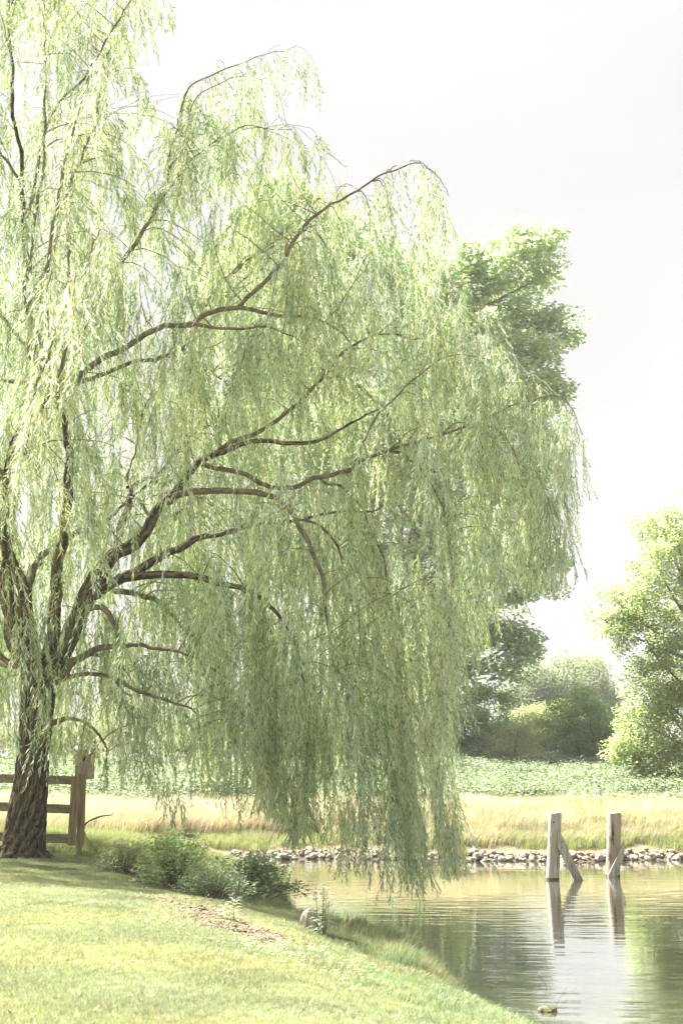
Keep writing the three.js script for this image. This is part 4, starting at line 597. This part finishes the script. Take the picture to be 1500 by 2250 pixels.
// ───────────── fence, box, pipe, fallen things ─────────────
{
  const fp = grow(168, 1884), D = -fp.z + 0.0, F = thing('board_fence', 'weathered three-board wooden fence ending at a post behind the willow trunk', 'fence', [0, 0, 0]);
  const q = (u, v, n = 0) => at(u, v, D - n);
  const bar = (pts, thick, mat, name, parent) => { // a board given by its four corners on the picture side, thickness away from it
    const g = new THREE.BufferGeometry(), a = pts, b = pts.map((p) => p.clone().add(V(0, 0, -thick))), pos = [], uv = [], idx = [];
    const face = (l) => { const n = pos.length / 3, w = l[0].distanceTo(l[1]), h = l[1].distanceTo(l[2]); l.forEach((p) => pos.push(p.x, p.y, p.z)); uv.push(0, 0, w, 0, w, h, 0, h); idx.push(n, n + 1, n + 2, n, n + 2, n + 3); };
    face([a[0], a[1], a[2], a[3]]); face([b[1], b[0], b[3], b[2]]); face([a[3], a[2], b[2], b[3]]); face([b[0], b[1], a[1], a[0]]); face([a[1], b[1], b[2], a[2]]); face([b[0], a[0], a[3], b[3]]);
    g.setAttribute('position', new THREE.Float32BufferAttribute(pos, 3)); g.setAttribute('uv', new THREE.Float32BufferAttribute(uv, 2)); g.setIndex(idx); g.computeVertexNormals();
    return part(name, g, mat, parent);
  };
  bar([q(167, 1895), q(177, 1895), q(186, 1701), q(173, 1701)], 0.1, M.post, 'post', F);
  bar([q(-132, 1895), q(-118, 1895), q(-118, 1692), q(-132, 1692)], 0.1, M.post, 'post', F);
  for (const [y0, y1, yl0, yl1] of [[1705, 1724, 1697, 1716], [1768, 1788, 1757, 1777], [1833, 1853, 1824, 1843]]) bar([q(-150, yl1, 0.035), q(160 - (y0 - 1705) * 0.06, y1, 0.035), q(160 - (y0 - 1705) * 0.06, y0, 0.035), q(-150, yl0, 0.035)], 0.032, M.rail, 'rail', F);
  const fb = bar([q(148, 1858, 0.065), q(166, 1858, 0.065), q(175, 1705, 0.065), q(158, 1705, 0.065)], 0.028, M.post, 'face_board', F);
  for (const [u, v] of [[158, 1809], [166, 1714], [162, 1778], [156, 1843]]) { const g = new THREE.CylinderGeometry(0.007, 0.007, 0.008, 8); g.rotateX(Math.PI / 2); const p = q(u, v, 0.066); g.translate(p.x, p.y, p.z); part('nail', g, M.rust, fb); }
  // nest box on a pole behind the end post
  const bd = D + 0.5, c0 = at(186, 1712, bd), w = 36 * pxAt(bd), h = 62 * pxAt(bd), B = thing('nest_box', 'grey weathered wooden box on a pole above the fence end post', 'nest box', [c0.x, height(c0.x, c0.z), c0.z]);
  const y0 = c0.y - height(c0.x, c0.z);
  const body = new THREE.BoxGeometry(w, h, w * 0.9); body.translate(0, y0 + h / 2, 0); part('body', body, M.box, B);
  const roof = new THREE.BoxGeometry(w * 1.25, 0.03, w * 1.25); roof.rotateX(0.2); roof.translate(0, y0 + h + 0.035, 0.03); part('roof', roof, M.box, B);
  const pole = new THREE.CylinderGeometry(0.035, 0.035, y0 + 0.2, 12); pole.translate(0, (y0 - 0.2) / 2, 0); part('pole', pole, M.post, B);
  const hole = new THREE.CylinderGeometry(0.05, 0.05, 0.012, 20); hole.rotateX(Math.PI / 2); hole.translate(0, y0 + h * 0.72, w * 0.452); part('entrance_hole', hole, M.dark, B);
}
{
  const a = onLevel(606, 1877, 0.28), b = onLevel(645, 1890, 0.13), T = thing('drain_pipe', 'grey drain pipe poking out of the stones on the far bank', 'pipe', [b.x, b.y, b.z]);
  const dir = V(0.48, -0.2, 0.8).normalize(), L = 1.5, shape = new THREE.Shape(); shape.absarc(0, 0, 0.12, 0, 6.2832); const hole = new THREE.Path(); hole.absarc(0, 0, 0.1, 0, 6.2832); shape.holes.push(hole); void a;
  const g = new THREE.ExtrudeGeometry(shape, { depth: L, bevelEnabled: false, curveSegments: 28 }), m = part('pipe', g, M.pipe, T); m.quaternion.setFromUnitVectors(V(0, 0, -1), dir); m.position.set(0, 0, 0); m.position.addScaledVector(dir, 0);
  m.quaternion.setFromUnitVectors(V(0, 0, 1), dir.clone().negate());
}
{
  const r = rngOf(61);
  const edge = 'small yellow-brown dead leaf at the grass edge above the mossy rock', bare = 'reddish-brown dead leaf at the end of the bare strip below the shrubs', dim = 'small dark brown dead leaf in the grass below the pale stone';
  const spots = [[893, 2216, 0.1, [0.42, 0.2, 0.04], 'large curled orange dead leaf lying alone in the near bank grass'], [1085, 2238, 0.06, [0.45, 0.3, 0.08], edge], [1125, 2243, 0.06, [0.5, 0.34, 0.1], edge], [1175, 2246, 0.07, [0.5, 0.33, 0.06], edge], [535, 2050, 0.1, [0.36, 0.17, 0.06], bare], [488, 2040, 0.08, [0.38, 0.2, 0.07], bare], [668, 2088, 0.08, [0.3, 0.17, 0.06], dim], [680, 2090, 0.07, [0.26, 0.14, 0.05], dim], [965, 2178, 0.07, [0.45, 0.33, 0.14], 'pale tan dead leaf lying alone in the near bank grass']];
  for (const [u, v, s, c, label] of spots) {
    const p = grow(u, v), g = new Geo(); for (let k = 0; k < 5; k++) { const a = -1.2 + k * 0.6, d = V(Math.cos(a), 0.25 + 0.3 * r(), Math.sin(a)).normalize(); g.leaf(V(0, 0, 0), d, d.clone().cross(V(0, 1, 0.2)).normalize(), s * (1 - 0.14 * Math.abs(k - 2)), s * 0.42, c.map((x) => x * (0.85 + 0.3 * r())), 0.35); }
    const m = new THREE.Mesh(g.build(), M.dry); m.name = numbered('fallen_leaf'); m.position.set(p.x, p.y + 0.055, p.z); m.rotation.y = r() * 6; m.userData = { label, category: 'leaf' }; if ([edge, bare, dim].includes(label)) m.userData.group = label === edge ? 'leaves at the grass edge' : label === bare ? 'leaves on the bare strip' : 'leaves below the pale stone'; scene.add(shade(m));
  }
  const branch = (name, label, pts, rad) => { const b0 = pts[0], t = thing(name, label, 'branch', [b0.x, b0.y, b0.z]); part('stick', tube(pts.map((p) => p.clone().sub(b0)), rad, 6, 0.08, 0.15, 3, 0.03), M.twig, t); return t; };
  const G = (u, v, n = 0) => { const p = grow(u, v); p.y += n; return p; };
  const fb = branch('fallen_branch', 'thin dead branch lying in the grass beside the fence post', [G(186, 1850, 0.05), at(205, 1800, 27), at(225, 1793, 27.1), at(246, 1790, 27.2), at(252, 1783, 27.3)], [0.02, 0.018, 0.015, 0.01, 0.005]);
  fb.userData.label = 'thin dead branch rising from the grass beside the fence post';
  branch('vine_loop', 'bare curling vine looped against the base of the willow trunk', [G(-5, 1892, 0), at(20, 1868, WZ - 0.55), at(32, 1850, WZ - 0.5), at(26, 1835, WZ - 0.45), at(10, 1842, WZ - 0.5)], [0.014, 0.013, 0.012, 0.01, 0.006]);
  // thin dead stalks standing in the shallows
  const stalk = (label, a) => { const b = a[0], t = thing('dead_stalk', label, 'stalk', [b.x, b.y, b.z]); part('stem', tube(a.map((p) => p.clone().sub(b)), a.map((_, i) => 0.003 - 0.0005 * i), 5, 0.05, 0, 1, 0.004), M.twig, t); };
  const w0 = onLevel(1205, 2172), wz = -w0.z; stalk('bent dead stalk standing alone in the shallow water above the rock', [V(w0.x, -0.08, w0.z), at(1195, 2157, wz), at(1179, 2135, wz), at(1190, 2116, wz), at(1206, 2090, wz)]);
  const w1 = onLevel(1214, 2246), w1z = -w1.z; stalk('straight dead stalk beside the mossy rock', [V(w1.x, -0.08, w1.z), at(1220, 2215, w1z), at(1233, 2185, w1z), at(1245, 2168, w1z)]);
  const w2 = onLevel(1088, 2146), w2z = -w2.z; stalk('short bent dead stalk at the edge of the bank grass', [V(w2.x, -0.05, w2.z), at(1094, 2132, w2z), at(1082, 2112, w2z), at(1070, 2082, w2z)]);
}
scene.fog = new THREE.FogExp2(new THREE.Color(0.97, 0.97, 0.96), 0.00045);
renderer.render(scene, camera);
